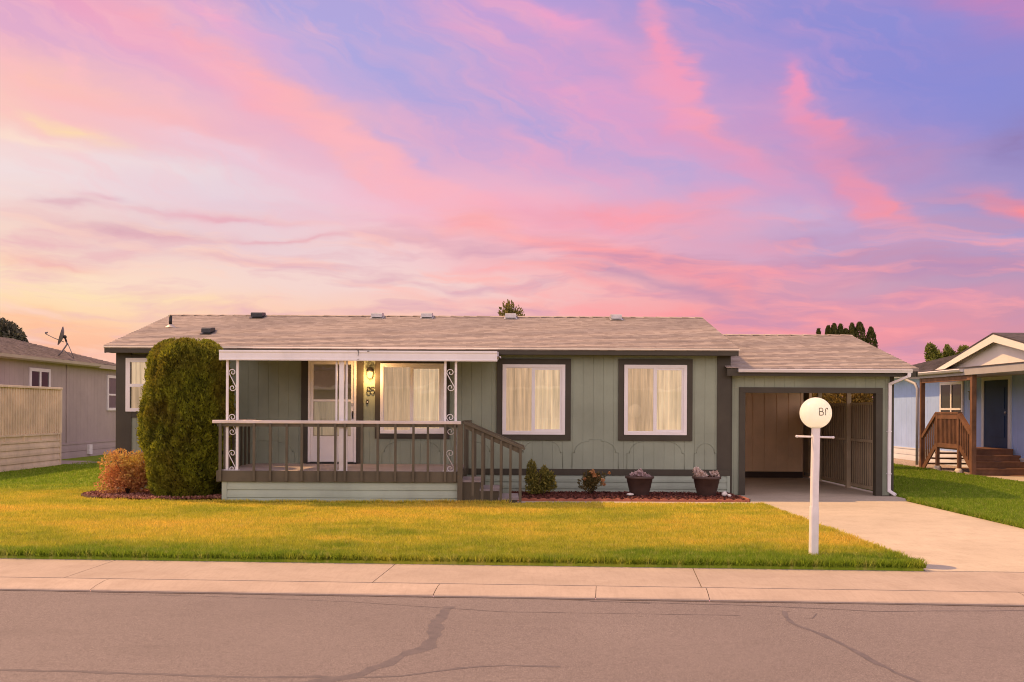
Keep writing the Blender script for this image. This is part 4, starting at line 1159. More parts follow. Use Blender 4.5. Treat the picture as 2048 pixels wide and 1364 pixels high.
# ------------------------------------------------------------------ planting and pots
def arborvitae():
    cx, cy = -6.06, 18.72
    root = empty('arborvitae', (cx, cy, 0.04), 'tall clipped olive green arborvitae with rounded top beside the porch', 'shrub')
    H = 2.90; Rm = .79
    def rad(t):  # t 0..1 up
        r = Rm * (0.86 + .22 * math.sin(math.pi * min(1, t * .95 + .02)) - .06)
        if t > .86:
            s = (t - .86) / .14; r *= math.sqrt(max(0, 1 - (s * .92) ** 3.0)) ** .9
        if t < .06: r *= .90 + .1 * t / .06
        return r * (1 - .10 * max(0, t - .3))
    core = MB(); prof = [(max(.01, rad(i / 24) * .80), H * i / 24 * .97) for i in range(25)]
    core.lathe(prof, (cx, cy, .04), 28); core.build('trunk', ARBCORE, root)  # dark hull, not a trunk: shade between the sprays put into its colour
    n = 90000
    t = RNG.uniform(0, 1, n) ** .95; a = RNG.uniform(0, 2 * np.pi, n)
    rr = np.array([rad(x) for x in t])
    # vertical sprays gathered in clumps, with hollows between
    nc = 520; ct = RNG.uniform(0, 1, nc); ca = RNG.uniform(0, 2 * np.pi, nc); cs = RNG.uniform(.7, 1.3, nc); cbr = RNG.uniform(0, 1, nc)
    best = np.full(n, 9.0); own = np.zeros(n, int)
    for k in range(nc):
        da = np.abs((a - ca[k] + np.pi) % (2 * np.pi) - np.pi) * .72; dz = (t - ct[k]) * H * .62
        d = np.hypot(da, dz) / (.115 * cs[k]); m_ = d < best; best[m_] = d[m_]; own[m_] = k
    lump = 1 + .035 * np.sin(a * 3 + t * 7) + .035 * np.sin(a * 5 - t * 11 + 1.3) + .115 * (1 - np.clip(best, 0, 1.25) ** 2)
    depth = 1 - RNG.beta(1.1, 4.0, n) * .32
    stray = RNG.uniform(0, 1, n) > .985
    r = rr * lump * depth * np.where(stray, 1.07, 1.0) * .97
    pts = np.column_stack([cx + r * np.cos(a), cy + r * np.sin(a), .06 + t * H * (1 + .012 * np.sin(a * 4 + 1))])
    out = np.column_stack([np.cos(a), np.sin(a), np.full(n, .55)])
    tone = np.clip(.55 * RNG.uniform(0, 1, n) + .45 * cbr[own] + .15 * (1 - best), 0, 1)
    # fill the top
    k = 5000; aa = RNG.uniform(0, 2 * np.pi, k); q = np.sqrt(RNG.uniform(0, 1, k)) * .66
    zt = .05 + H * (1 - .10 * (q / .66) ** 3.2) * (1 + .018 * np.sin(aa * 5 + q * 9) + .012 * np.sin(aa * 9 - q * 20)) - RNG.uniform(0, .09, k)
    pts = np.concatenate([pts, np.column_stack([cx + q * np.cos(aa), cy + q * np.sin(aa), zt])])
    out = np.concatenate([out, np.column_stack([np.cos(aa) * .4, np.sin(aa) * .4, np.ones(k)])])
    tone = np.concatenate([tone, RNG.uniform(.3, 1, k)])
    leaf_cloud('foliage', pts, .066, ARB, root, out, .6, .36, tone=tone)
arborvitae()

def bush(name, c, rx, ry, h, n, size, mat, label, cat, stems=9, clumps=10, up=.4, group=None, seed=2):
    root = empty(name, c, label, cat, group)
    rr = random.Random(seed); st_ = MB()
    P = []; O = []
    for i in range(clumps):
        a = rr.uniform(0, 2 * math.pi); q = math.sqrt(rr.uniform(0, 1)) * .62
        x, y = c[0] + rx * q * math.cos(a), c[1] + ry * q * math.sin(a); z = c[2] + h * rr.uniform(.20, .80)
        p, o = blob_points(x, y, z, rx * .48, ry * .48, h * .26, n // clumps, .3)
        P.append(p); O.append(o)
    for i in range(stems):
        a = rr.uniform(0, 2 * math.pi); q = rr.uniform(.3, .9)
        st_.tube([c, (c[0] + rx * q * .4 * math.cos(a), c[1] + ry * q * .4 * math.sin(a), c[2] + h * .4), (c[0] + rx * q * math.cos(a), c[1] + ry * q * math.sin(a), c[2] + h * rr.uniform(.75, .98))], [.012, .008, .003], 5)
    st_.build('stem', BARK, root)
    p = np.concatenate(P); o = np.concatenate(O); p[:, 2] = np.maximum(p[:, 2], c[2] + .03)
    leaf_cloud('foliage', p, size, mat, root, o, up, .5)
    return root
bush('bronze_shrub', (-7.2, 18.75, .08), .56, .48, .86, 9500, .050, REDB, 'low rounded shrub with reddish bronze leaves in the lava rock bed', 'shrub', 14, 26, seed=4)
bush('dwarf_conifer', (.52, 19.15, .09), .33, .28, .46, 3600, .050, SHRUB, 'small olive green conifer by the foot of the porch steps', 'shrub', 8, 14, .7, seed=5)
r_ = empty('x_tmp', (0, 0, 0), None, None); bpy.data.objects.remove(r_)
dc = bpy.data.objects['dwarf_conifer']
p, o = blob_points(.38, 19.12, .56, .10, .10, .20, 800, .1); leaf_cloud('leader', p, .045, SHRUB, dc, o, 1.1, .4)
p, o = blob_points(.62, 19.10, .50, .09, .09, .15, 500, .1); leaf_cloud('leader', p, .045, SHRUB, dc, o, 1.1, .4)
rb = bush('rose_bush', (1.56, 19.3, .09), .30, .26, .46, 1700, .050, ROSE, 'small dark rose bush with apricot blooms in the mulch bed', 'rose bush', 10, 12, .3, seed=6)
rr = random.Random(9)
for (dx, dz, s) in ((-.02, .44, .05), (.02, .37, .04), (.18, .28, .035), (.20, .20, .045), (.30, .42, .025), (-.16, .30, .03), (.10, .34, .03)):
    p, o = blob_points(1.56 + dx, 19.15 + rr.uniform(-.1, .05), .09 + dz, s, s, s, 60, .4)
    leaf_cloud('bloom', p, .03, ROSEF, rb, o, .2, .8)

def pot(u, label, mat_f, label_f, clusters, dull=False):
    X = px(u, 970, 19.15)[0]; c = (X, 19.15, .075)
    o = MB().lathe([(.001, .0), (.165, .0), (.175, .012), (.205, .14), (.208, .145), (.212, .15), (.232, .25), (.236, .252), (.248, .325), (.272, .330), (.276, .338), (.276, .372), (.268, .378), (.250, .376), (.240, .33), (.001, .32)], c, 40).build('planter_pot', POTM, None, c)
    tag(o, label, 'planter', 'planters in the front bed')
    root = empty('potted_flower', (X, 19.15, .395), label_f, 'flower', 'flowers in the planters')
    stx = MB()
    for i in range(9):
        a = rr.uniform(0, 6.28); stx.tube([(X, 19.15, .395), (X + .15 * math.cos(a), 19.15 + .15 * math.sin(a), .395 + rr.uniform(.03, .12))], [.006, .003], 5)
    stx.build('stem', BARK, root)
    p, on = blob_points(X, 19.15, .42, .20, .18, .05, 700, .1); leaf_cloud('foliage', p, .05, DRYL, root, on, .4, .5)
    for dx, dz, s in clusters:
        p, on = blob_points(X + dx, 19.15 + rr.uniform(-.14, -.02), .42 + dz, s * 1.15, s, s * 1.15, int(95 * (s / .06) ** 2), .15)
        leaf_cloud('bloom', p, .056, mat_f, root, on, .5, .6)
    return o
pot(1279, 'brown tapered planter pot holding dull pink flowers', PETAL, 'dull pink flower heads in the pot beside the rose bush', [(-.13, .04, .06), (-.05, .03, .055), (.00, .10, .055), (.03, .06, .05), (.08, .04, .05), (.15, .02, .045), (-.16, .06, .03), (-.08, .06, .05)])
pot(1413, 'brown tapered planter pot by the carport holding cream flowers', PETALW, 'cream and pink flower heads in the pot nearest the carport', [(-.20, .13, .065), (-.15, .08, .07), (-.09, .06, .06), (-.20, .05, .05), (.13, .05, .05), (.17, .09, .04), (.10, .08, .045), (.20, .03, .035), (-.05, .04, .04)])
def stone(u, v, w, h, label, seed, flat=False):
    X, Y = gpt(u, v, .08); m = MB(); rr = random.Random(seed)
    m.sphere((X, Y, .09 + h * .4), 1, 14, 9, (w / 2, w / 2.6, h / 2))
    for i, p in enumerate(m.v):
        k = 1 + .16 * math.sin(p[0] * 70 + seed) * math.cos(p[2] * 90 + p[1] * 50)
        m.v[i] = (X + (p[0] - X) * k, Y + (p[1] - Y) * k, .09 + (p[2] - .09) * k)
    tag(m.build('stone', ROCKM, None, (X, Y, .08)), label, 'stone', 'white stones in the bed')
stone(1260, 992, .14, .05, 'flat white stone on the mulch under the left planter', 1)
stone(1449, 993, .11, .10, 'rounded white stone at the carport end of the bed', 2)
stone(1459, 994.5, .07, .06, 'smaller white stone lying beside the rounded one', 3)

# scalloped edging
def scallops(name, pts, mat, label, w=.17, h=.07, z0=.03):
    m = MB(); acc = 0
    for (x0, y0), (x1, y1) in zip(pts[:-1], pts[1:]):
        L = math.hypot(x1 - x0, y1 - y0); n = max(1, int(round(L / .014)))
        dx, dy = (x1 - x0) / L, (y1 - y0) / L; nx, ny = -dy * .022, dx * .022
        P = []
        for i in range(n + 1):
            s = L * i / n; zz = z0 + h * (.62 + .38 * abs(math.sin(math.pi * (acc + s) / w)))
            P.append((x0 + dx * s, y0 + dy * s, zz))
        for a, b in zip(P[:-1], P[1:]):
            A = (a[0] - nx, a[1] - ny); B = (b[0] - nx, b[1] - ny); A2 = (a[0] + nx, a[1] + ny); B2 = (b[0] + nx, b[1] + ny)
            m.poly([(*A, z0 - .03), (*B, z0 - .03), (*B, b[2]), (*A, a[2])]); m.poly([(*A, a[2]), (*B, b[2]), (*B2, b[2]), (*A2, a[2])])
            m.poly([(*A2, a[2]), (*B2, b[2]), (*B2, z0 - .03), (*A2, z0 - .03)])
        acc += L
    tag(m.build(name, mat), label, 'edging')
scallops('garden_edging', [(-.02, 18.22), (4.33, 18.22), (4.34, 19.05)], BRICKM, 'scalloped terracotta edging along the front of the red mulch bed')
pts = [(-6.45 + 1.62 * math.cos(R(a)), 18.95 + 1.05 * math.sin(R(a))) for a in range(120, 231, 6)]
scallops('garden_edging', pts, DKEDGE, 'dark curved scalloped edging around the lava rock bed', .12, .05, .05)

# ------------------------------------------------------------------ lamp post
LX, LY = 3.49, 11.55
lp = empty('lamp_post', (LX, LY, 0.02), 'white lamp post with round globe and crossbar standing on the lawn', 'lamp post')
pz = px(1630, 853, LY)[1]
m = MB()
def octpost(m, x, y, w, z0, z1, dx=0.0, b=.012):
    pts = [(-w + b, -w), (w - b, -w), (w, -w + b), (w, w - b), (w - b, w), (-w + b, w), (-w, w - b), (-w, -w + b)]
    k = len(m.v)
    for z, o in ((z0, 0), (z1, dx)):
        m.v += [(x + o + p, y + q, z) for p, q in pts]
    for i in range(8):
        j = (i + 1) % 8; m.f.append((k + i, k + j, k + 8 + j, k + 8 + i)); m.smooth.append(False)
    m.f.append(tuple(k + 8 + i for i in range(8))); m.smooth.append(False)
octpost(m, LX, LY, .046, .0, .60, .006)
octpost(m, LX + .006, LY, .042, .60, pz, .014)
m.lathe([(.03, 0), (.075, .0), (.082, .01), (.082, .028), (.05, .03)], (LX + .02, LY, pz - .004), 24)
WPOST = paint('chalky_white_post_paint', (.78, .73, .71, 1), .5, .05, 5, .2, 40, dirt=.06)
m.build('post', WPOST, lp)
bzz = px(1629, 874, LY)[1]
MB().tube([(LX - .20, LY - .005, bzz + .006), (LX + .22, LY - .005, bzz - .004)], .0125, 10).sphere((LX - .20, LY - .005, bzz + .006), .017, 10, 8).sphere((LX + .22, LY - .005, bzz - .004), .016, 10, 8).build('crossbar', WPOST, lp)
gz = px(1631, 826, LY)[1]; GX = LX + .018; GR = .180
MB().sphere((GX, LY, gz), GR, 48, 32).build('globe', GLOBE, lp)
# numerals painted on the globe (weathered: the second one has lost its lower half)
tx = MB()
def on_globe(x, z):
    y = math.sqrt(max(0, (GR + .002) ** 2 - x * x - z * z)); return (GX + x, LY - y, gz + z)
ox = .028
for pl in ([(ox - .016, -.028), (ox - .016, .034)], [(ox - .016, .034), (ox + .006, .034), (ox + .014, .026), (ox + .014, .012), (ox + .006, .004), (ox - .016, .004)], [(ox + .006, .004), (ox + .018, -.004), (ox + .018, -.020), (ox + .008, -.028), (ox - .016, -.028)],
           [(ox + .040, -.028), (ox + .040, .024), (ox + .050, .034), (ox + .060, .034)], [(ox + .036, .008), (ox + .044, .012)], [(ox + .060, .034), (ox + .062, .022)]):
    tx.tube([on_globe((p[0] - .05) * 1.3 + .038, p[1] * 1.3 + .012) for p in pl], .0048, 5)
tx.build('numerals', FADED, lp)

# ------------------------------------------------------------------ left neighbour
lh = empty('neighbour_house', (-14.5, 33, 0), 'grey sided house with brown shingle roof beyond the beige deck screen', 'house')
LXW = -14.5
grooved(24.0, 37.0, LXW, .50, 3.12, .28, face='+x').build('wall', GREYW, lh)
MB().box(-21, LXW - .02, 23.99, 37.0, .02, 3.1).build('rear_wall', GREYW, lh)
lap(24.0, 37.0, LXW + .01, .03, .50, 2, face='+x').build('skirting', GREYW, lh)
MB().box(LXW, LXW + .03, 24.0, 37.0, .49, .54).build('belt_board', GREYW, lh)
m = MB(); ns = 22; xe, ze, xr, zr = LXW + .30, 3.22, LXW - 4.2, 4.28
for i in range(ns):
    a, b_ = i / ns, (i + 1.1) / ns
    A = (xe + (xr - xe) * a, ze + (zr - ze) * a + .016); B = (xe + (xr - xe) * min(1, b_), ze + (zr - ze) * min(1, b_))
    m.poly([(A[0], 23.8, A[1]), (A[0], 37.2, A[1]), (B[0], 37.2, B[1]), (B[0], 23.8, B[1])])
    m.poly([(A[0], 23.8, A[1] - .02), (A[0], 37.2, A[1] - .02), (A[0], 37.2, A[1]), (A[0], 23.8, A[1])])
m.poly([(xr, 23.8, zr), (xr, 37.2, zr), (xr - 4.2, 37.2, 3.2), (xr - 4.2, 23.8, 3.2)])
m.poly([(xe, 37.19, ze), (xr, 37.19, zr), (xr - 4.2, 37.19, 3.2)]); m.poly([(xe, 23.81, ze), (xr, 23.81, zr), (xr - 4.2, 23.81, 3.2)])
lroof = m.build('roof', SHING_L, lh)
FASC_L = paint('cream_fascia', (.45, .38, .30, 1), .5, .06)
MB().extrude([(xe - .02, ze - .14), (xe + .02, ze - .14), (xe + .10, ze - .10), (xe + .11, ze - .01), (xe + .09, ze - .01), (xe + .02, ze - .09), (xe - .02, ze - .02)], 'y', 23.8, 34.3, True).build('gutter', FASC_L, lh)
MB().box(xe - .04, xe + .012, 34.31, 37.2, ze - .15, ze - .01).build('fascia', FASC_L, lh)
MB().box(LXW + .01, xe - .02, 23.9, 37.1, ze - .11, ze - .10).build('soffit', FASC_L, lh)
def side_window(y0, y1, z0, z1, X, fx, parent, fw=.07, blind=True, cross='v', s=1, glassm=DARKGLASS):
    """window in a wall that looks along +X (s=1) or -X (s=-1)"""
    m = MB(); a, b_ = X + s * .002, X + s * .05; lo_, hi_ = min(a, b_), max(a, b_)
    bars = [(y0, y0 + fw, z0, z1), (y1 - fw, y1, z0, z1), (y0 + fw, y1 - fw, z0, z0 + fw), (y0 + fw, y1 - fw, z1 - fw, z1)]
    if 'v' in cross: bars.append(((y0 + y1) / 2 - fw * .5, (y0 + y1) / 2 + fw * .5, z0 + fw, z1 - fw))
    if 'h' in cross:
        zz = z0 + (z1 - z0) * .45; bars.append((y0 + fw, (y0 + y1) / 2 - fw * .51 if 'v' in cross else y1 - fw, zz - .03, zz + .03))
        if 'v' in cross: bars.append(((y0 + y1) / 2 + fw * .51, y1 - fw, zz - .03, zz + .03))
    for q in bars: m.box(lo_, hi_, *q)
    w = m.build('window', WHITE, parent)
    xx = X + s * .03
    MB().poly([(xx, y0 + fw, z0 + fw), (xx, y1 - fw, z0 + fw), (xx, y1 - fw, z1 - fw), (xx, y0 + fw, z1 - fw)][::s]).build('pane', glassm, w)
    xx = X + s * .008
    MB().poly([(xx, y0 + fw, z0 + fw), (xx, y1 - fw, z0 + fw), (xx, y1 - fw, z1 - fw), (xx, y0 + fw, z1 - fw)]).build('room_interior' if blind is False else 'blind', VENTD if blind is False else fx, w)
    return w
def yat(u, X): return X * F / (u - 1024.0)
ya, yb = yat(57, LXW), yat(98, LXW)
side_window(ya, yb, 1.9, px(57, 735, ya)[1], LXW, VENTD, lh, .10, False)
ya = yat(213, LXW)
side_window(ya, 36.9, px(213, 821, ya)[1], px(213, 750, ya)[1], LXW, paint('pale_shade', (.42, .40, .38, 1)), lh, .10, True, 'h')
MB().box(LXW + .001, LXW + .035, yat(132, LXW), yat(132, LXW) + .05, .55, 3.1).build('panel_joint', GREYW, lh)
MB().box(LXW + .012, LXW + .10, 34.1, 34.35, .12, .45).build('crawl_vent', WHITE, lh)

# small low vent on that roof
m = MB().box(-15.55, -15.25, 28.3, 28.65, 3.46, 3.58); m.build('roof_vent', VENTD, lroof)
# dish
bx_, by_ = -14.85, 32.6
bz_ = 3.34
dish = empty('satellite_dish', (bx_, by_, bz_), 'grey satellite dish on a bent mast on the left neighbour roof', 'satellite dish')
def pd(u, v, Y=32.6): x, z = px(u, v, Y); return (x, Y, z)
MB().tube([pd(117, 711), pd(124, 703), pd(134, 689), pd(133, 683)], .026, 8).build('mast', DISHM, dish)
MB().tube([pd(135, 686), pd(148, 716)], .012, 6).tube([pd(128, 700), pd(147, 717, 32.9)], .010, 6).build('brace', DISHM, dish)
MB().tube([pd(128, 684), pd(108, 676), pd(92, 668)], .013, 6).tube([pd(92, 668), pd(91, 664)], .022, 6).sphere(pd(94, 665), .03, 8, 6).build('feed_arm', DISHM, dish)
# reflector: shallow bowl seen nearly edge-on
c = Vector(pd(126.5, 673)); ax = (Vector(pd(112, 669)) - c).normalized(); ax = (ax + Vector((0, -.35, 0))).normalized()
side_v = ax.cross(Vector((0, 0, 1))).normalized(); up_v = side_v.cross(ax)
m = MB(); n, rings = 24, 5; RB = .29
b = 0
for off in (0, .012):
    for i in range(rings + 1):
        r_ = RB * i / rings
        for k in range(n):
            t = 2 * math.pi * k / n
            p_ = c + side_v * (r_ * math.cos(t) * .95) + up_v * (r_ * math.sin(t) * 1.1) + ax * (.09 * (i / rings) ** 2 - off)
            m.v.append(tuple(p_))
for o_ in (0, (rings + 1) * n):
    for i in range(rings):
        for k in range(n):
            k2 = (k + 1) % n; m.f.append((o_ + i * n + k, o_ + i * n + k2, o_ + (i + 1) * n + k2, o_ + (i + 1) * n + k)); m.smooth.append(True)
m.build('reflector', DISHM, dish)
MB().sphere(tuple(c - ax * .05), .06, 10, 8).tube([tuple(c - ax * .05), pd(133, 684)], .03, 8).build('bracket', BLACKM, dish)

# deck screen of the left neighbour
scr = empty('deck_screen', (-13.15, 27, 0), 'tall beige slatted screen above lap skirting left of the grey house', 'fence')
SX = -13.1; sy0, sy1 = 22.5, 29.0
m = MB(); yy = sy0
while yy < sy1 - .05:
    m.box(SX - .03, SX - .008, yy, yy + .11, .98, 2.22); m.box(SX - .006, SX + .02, yy + .105, yy + .145, .98, 2.22); yy += .14
m.build('slat_panel', SCREENP, scr)
MB().box(SX - .06, SX + .06, sy0, sy1 + .04, 2.221, 2.285, .008).build('cap_rail', SCREENP, scr)
MB().box(SX - .035, SX + .032, sy0, sy1, .93, .979).box(SX - .035, SX + .03, sy0, sy1, .75, .80).build('floor_rail', SCREENP, scr)
lap(sy0, sy1, SX + .005, .03, .75, 4, face='+x', proud=.022).build('skirting', SCREENP, scr)
m = MB(); yy = sy0 + .3
while yy < sy1: m.box(SX - .03, SX + .022, yy, yy + .05, .80, .93); yy += 1.0
m.box(SX - .034, SX + .0, sy0, sy1, .80, .93); m.build('vent_course', SCREENP, scr)
MB().box(SX - .05, SX + .035, sy1 - .06, sy1 + .012, .02, 2.22).build('corner_post', SCREENP, scr)
m = MB().box(-14.46, SX - .06, sy1 - .03, sy1, .02, 2.1); m.build('end_panel', SCREENP, scr)
MB().box(-14.46, SX - .04, sy0, sy1 - .04, .86, .92).build('deck', DECK, scr)

# ------------------------------------------------------------------ right neighbour
WX, PXX = 13.8, 12.25
rh = empty('neighbour_house', (14, 29, 0), 'light blue house with charcoal roof and white gabled entry at the right', 'house')
grooved(23.5, 38.0, WX, .42, 2.95, .22, face='-x').build('wall', BLUE, rh)
MB().box(WX + .02, 22, 23.45, 38.0, .02, 2.9).build('rear_wall', BLUE, rh)
WLAP = paint('pale_blue_skirting', (.60, .62, .66, 1), .6, .05)
lap(23.5, 38.0, WX - .01, .03, .42, 2, face='-x').build('skirting', WLAP, rh)
MB().box(WX - .03, WX, 23.5, 38, .42, .47).build('belt_board', WLAP, rh)
m = MB(); xe, ze, xr, zr = 13.35, 3.02, 17.6, 4.05
for i in range(22):
    a, b_ = i / 22, min(1, (i + 1.1) / 22)
    A = (xe + (xr - xe) * a, ze + (zr - ze) * a + .016); B = (xe + (xr - xe) * b_, ze + (zr - ze) * b_)
    m.poly([(A[0], 23.3, A[1]), (A[0], 38.2, A[1]), (B[0], 38.2, B[1]), (B[0], 23.3, B[1])][::-1])
    m.poly([(A[0], 23.3, A[1] - .02), (A[0], 38.2, A[1] - .02), (A[0], 38.2, A[1]), (A[0], 23.3, A[1])][::-1])
m.poly([(xr, 23.3, zr), (xr, 38.2, zr), (xr + 4.2, 38.2, 3.0), (xr + 4.2, 23.3, 3.0)])
for y_ in (23.31, 38.19): m.poly([(xe, y_, ze), (xr, y_, zr), (xr + 4.2, y_, 3.0)])
m.build('roof', SHING_D, rh)
MB().box(xe - .02, xe + .01, 23.3, 38.2, ze - .13, ze - .012).box(xe + .012, WX, 23.4, 38.1, ze - .12, ze - .11).build('fascia', WLAP, rh)
# porch roof with gable facing the other house
EXX = 12.15; gy0, gy1 = 21.4, 29.6; gyc = 25.3; gzt = 3.70; gzb = 2.93; gyF = 28.9; gyN = 2 * gyc - gyF
pr = MB()
# low roof band that runs along the porch front up to the gable, then gable roof planes back to the main roof
def plane(p): pr.poly(p)
for y_, o_ in ((gyF, 1), (gyN, -1)):
    A = (EXX, y_ + o_ * .12, gzb - .03); B = (EXX, gyc, gzt + .02); C = (17.0, gyc, gzt + .02); D = (15.5, y_ + o_ * .12, gzb - .03)
    pr.poly([A, B, C, D]); pr.poly([(p[0], p[1], p[2] - .035) for p in (A, B, C, D)])
    pr.poly([A, B, (B[0], B[1], B[2] - .035), (A[0], A[1], A[2] - .035)])
# far slope of the entry roof (skirt roof between gable foot and the end)
pr.poly([(EXX - .02, 20.5, 2.90), (EXX - .02, 31.0, 2.90), (13.5, 31.0, 3.10), (13.5, 20.5, 3.10)][::-1])
pr.poly([(EXX - .02, 20.5, 2.885), (EXX - .02, 31.0, 2.885), (EXX - .02, 31.0, 2.90), (EXX - .02, 20.5, 2.90)])
pr.build('porch_roof', SHING_D, rh)
WCREAM = paint('cream_white_trim', (.80, .74, .68, 1), .5, .03)
gm = MB()
gm.extrude([(gyF - .25, gzb), (gyc, gzt - .14), (gyN + .25, gzb)], 'x', EXX + .22, EXX + .26, True)
gm.build('gable', WCREAM, rh)
gl = MB()
for o_, y_ in ((1, gyF), (-1, gyN)):
    for a in (0,):
        gl.poly([(EXX + .01, y_, gzb - .02), (EXX + .01, gyc, gzt - .02), (EXX + .01, gyc, gzt - .22), (EXX + .01, y_ - o_ * .75, gzb - .02)])
        gl.poly([(EXX + .04, y_, gzb - .02), (EXX + .04, gyc, gzt - .02), (EXX + .04, gyc, gzt - .22), (EXX + .04, y_ - o_ * .75, gzb - .02)])
        gl.poly([(EXX + .01, y_ - o_ * .75, gzb - .02), (EXX + .01, gyc, gzt - .22), (EXX + .04, gyc, gzt - .22), (EXX + .04, y_ - o_ * .75, gzb - .02)])
gl.build('barge_board', WCREAM, rh)
GFASC = paint('grey_fascia', (.40, .38, .38, 1), .5, .05)
MB().box(EXX, EXX + .03, 20.5, 31.0, 2.70, 2.884).build('fascia', GFASC, rh)
MB().extrude([(EXX - .005, 2.80), (EXX - .005, 2.87), (EXX - .12, 2.87), (EXX - .13, 2.85), (EXX - .10, 2.80), (EXX - .07, 2.78)], 'y', 26.9, 31.05, True).build('gutter', WHITEM, rh)
MB().box(EXX + .031, WX - .002, 20.5, 30.95, 2.72, 2.74).build('porch_ceiling', GFASC, rh)
dsp = MB(); dsp.tube([(EXX - .06, 30.85, 2.79), (EXX - .06, 30.75, 2.70), (EXX - .02, 30.1, 2.55), (EXX - .0, 29.98, 2.40), (EXX - .0, 29.98, .12)], .045, 8)
dsp.build('downspout', GFASC, rh)
for y_ in (29.8, 26.5): 
    MB().box(PXX - .06, PXX + .06, y_, y_ + .12, .02, 2.699).build('post', BROWN, rh)
MB().box(PXX - .05, PXX + .05, 26.62, 29.8, 2.56, 2.698).build('beam', BROWN, rh)
ya, yb = yat(1928, WX), yat(1882, WX)
side_window(ya, yb, 1.10, px(1905, 762, ya)[1], WX, SHADE, rh, .09, True, 'vh', -1)
ya, yb = yat(2024, WX), yat(1966, WX)
fl = .70
m = MB(); m.box(WX - .03, WX - .002, ya + .14, yb - .14, fl, 2.62); m.box(WX - .045, WX - .031, ya + .35, yb - .35, fl + .3, fl + .9); m.box(WX - .045, WX - .031, ya + .35, yb - .35, fl + 1.1, 2.4)
dr_ = m.build('door', BLUEDOOR, rh)
c_ = MB()
for q in ((ya, ya + .138, fl, 2.72), (yb - .138, yb, fl, 2.72), (ya + .139, yb - .139, 2.622, 2.72)): c_.box(WX - .05, WX - .003, *q)
c_.build('door_frame', WLAP, dr_)
MB().sphere((WX - .06, ya + .26, fl + 1.0), .03, 10, 8).build('handle', VENTM, dr_)
# lantern hung under that porch
sl = empty('porch_lantern', (12.7, 27.1, 2.35), 'small dark lantern beside the brown post of the blue house', 'lamp')
MB().box(WX - .16, WX - .02, 29.75, 29.87, 2.06, 2.30).build('lantern_body', VENTD, sl)
MB().box(WX - .18, WX - .004, 29.73, 29.89, 2.301, 2.33).tube([(WX - .09, 29.8, 2.33), (WX - .09, 29.8, 2.42)], .02, 6).build('lantern_cap', VENTD, sl)
# stairs
sr = empty('wooden_stairs', (12.9, 28, 0), 'brown wooden entry landing with slatted railing and steps both sides', 'stairs')
LYN, LYF = 27.4, 28.8
MB().box(PXX + .0, WX - .06, LYN, LYF, fl - .04, fl).box(PXX + .02, WX - .06, LYN + .02, LYN + .06, fl - .2, fl - .041).build('landing', BROWN, sr)
for i in range(4):
    zt = fl - .0 - .165 * (i + .0) - .02; y1_ = LYN - .28 * i - .0
    y0_ = y1_ - .30
    if i < 4:
        zt = fl - .165 * (i + 1) + .0
        if zt > .02:
            MB().box(PXX + .08, WX + .02 + i * .06, y0_, y1_, zt - .04, zt).box(PXX + .085, WX + .015 + i * .06, y0_ + .02, y0_ + .04, max(.02, zt - .165), zt - .041).build('step', BROWN, sr)
    zt = fl - .165 * (i + 1)
    if zt > .02:
        MB().box(PXX + .06, WX - .08, LYF + .28 * i, LYF + .28 * i + .30, zt - .04, zt).build('step', BROWN, sr)
RT = 1.66; RB_ = .80
m = MB().box(PXX - .05, PXX + .07, LYN - .05, LYF + .05, RT, RT + .045).build('railing', BROWN, sr)
MB().box(PXX - .03, PXX + .01, LYN, LYF, RT - .15, RT - .001).box(PXX - .03, PXX + .01, LYN, LYF, RB_ - .10, RB_ + .02).build('side_rail', BROWN, m)
yy = LYN + .10
while yy < LYF - .08:
    MB().box(PXX - .02, PXX + .018, yy, yy + .036, RB_ + .021, RT - .151).build('baluster', BROWN, m); yy += .085
for y_ in (LYN - .03, LYF - .03):
    MB().box(PXX - .04, PXX + .05, y_ - .03, y_ + .06, .14, RT - .001).build('post', BROWN, sr)
    MB().lathe([(.13, 0), (.13, .10), (.09, .16), (.001, .16)], (PXX, y_ + .015, .0), 4).build('pier_block', PIER, sr)
for ys, ye_ in ((LYN - .06, 26.63), (LYF + .06, 29.79)):
    dd = (ye_ - ys)
    zt0, zt1, zb0, zb1 = RT - .03, RT - .03 - abs(dd) * .72, RB_ - .04, RB_ - .04 - abs(dd) * .80
    r3 = MB().beam((PXX, ys, zt0), (PXX, ye_, zt1), .10, .10).build('stair_railing', BROWN, sr)
    MB().beam((PXX, ys, zb0), (PXX, ye_, zb1), .04, .14).build('stringer', BROWN, r3)
    for i in range(6):
        t = (i + .7) / 6.6; y_ = ys + dd * t
        MB().box(PXX - .019, PXX + .019, y_ - .019, y_ + .019, zb0 + (zb1 - zb0) * t + .05, zt0 + (zt1 - zt0) * t - .05).build('baluster', BROWN, r3)

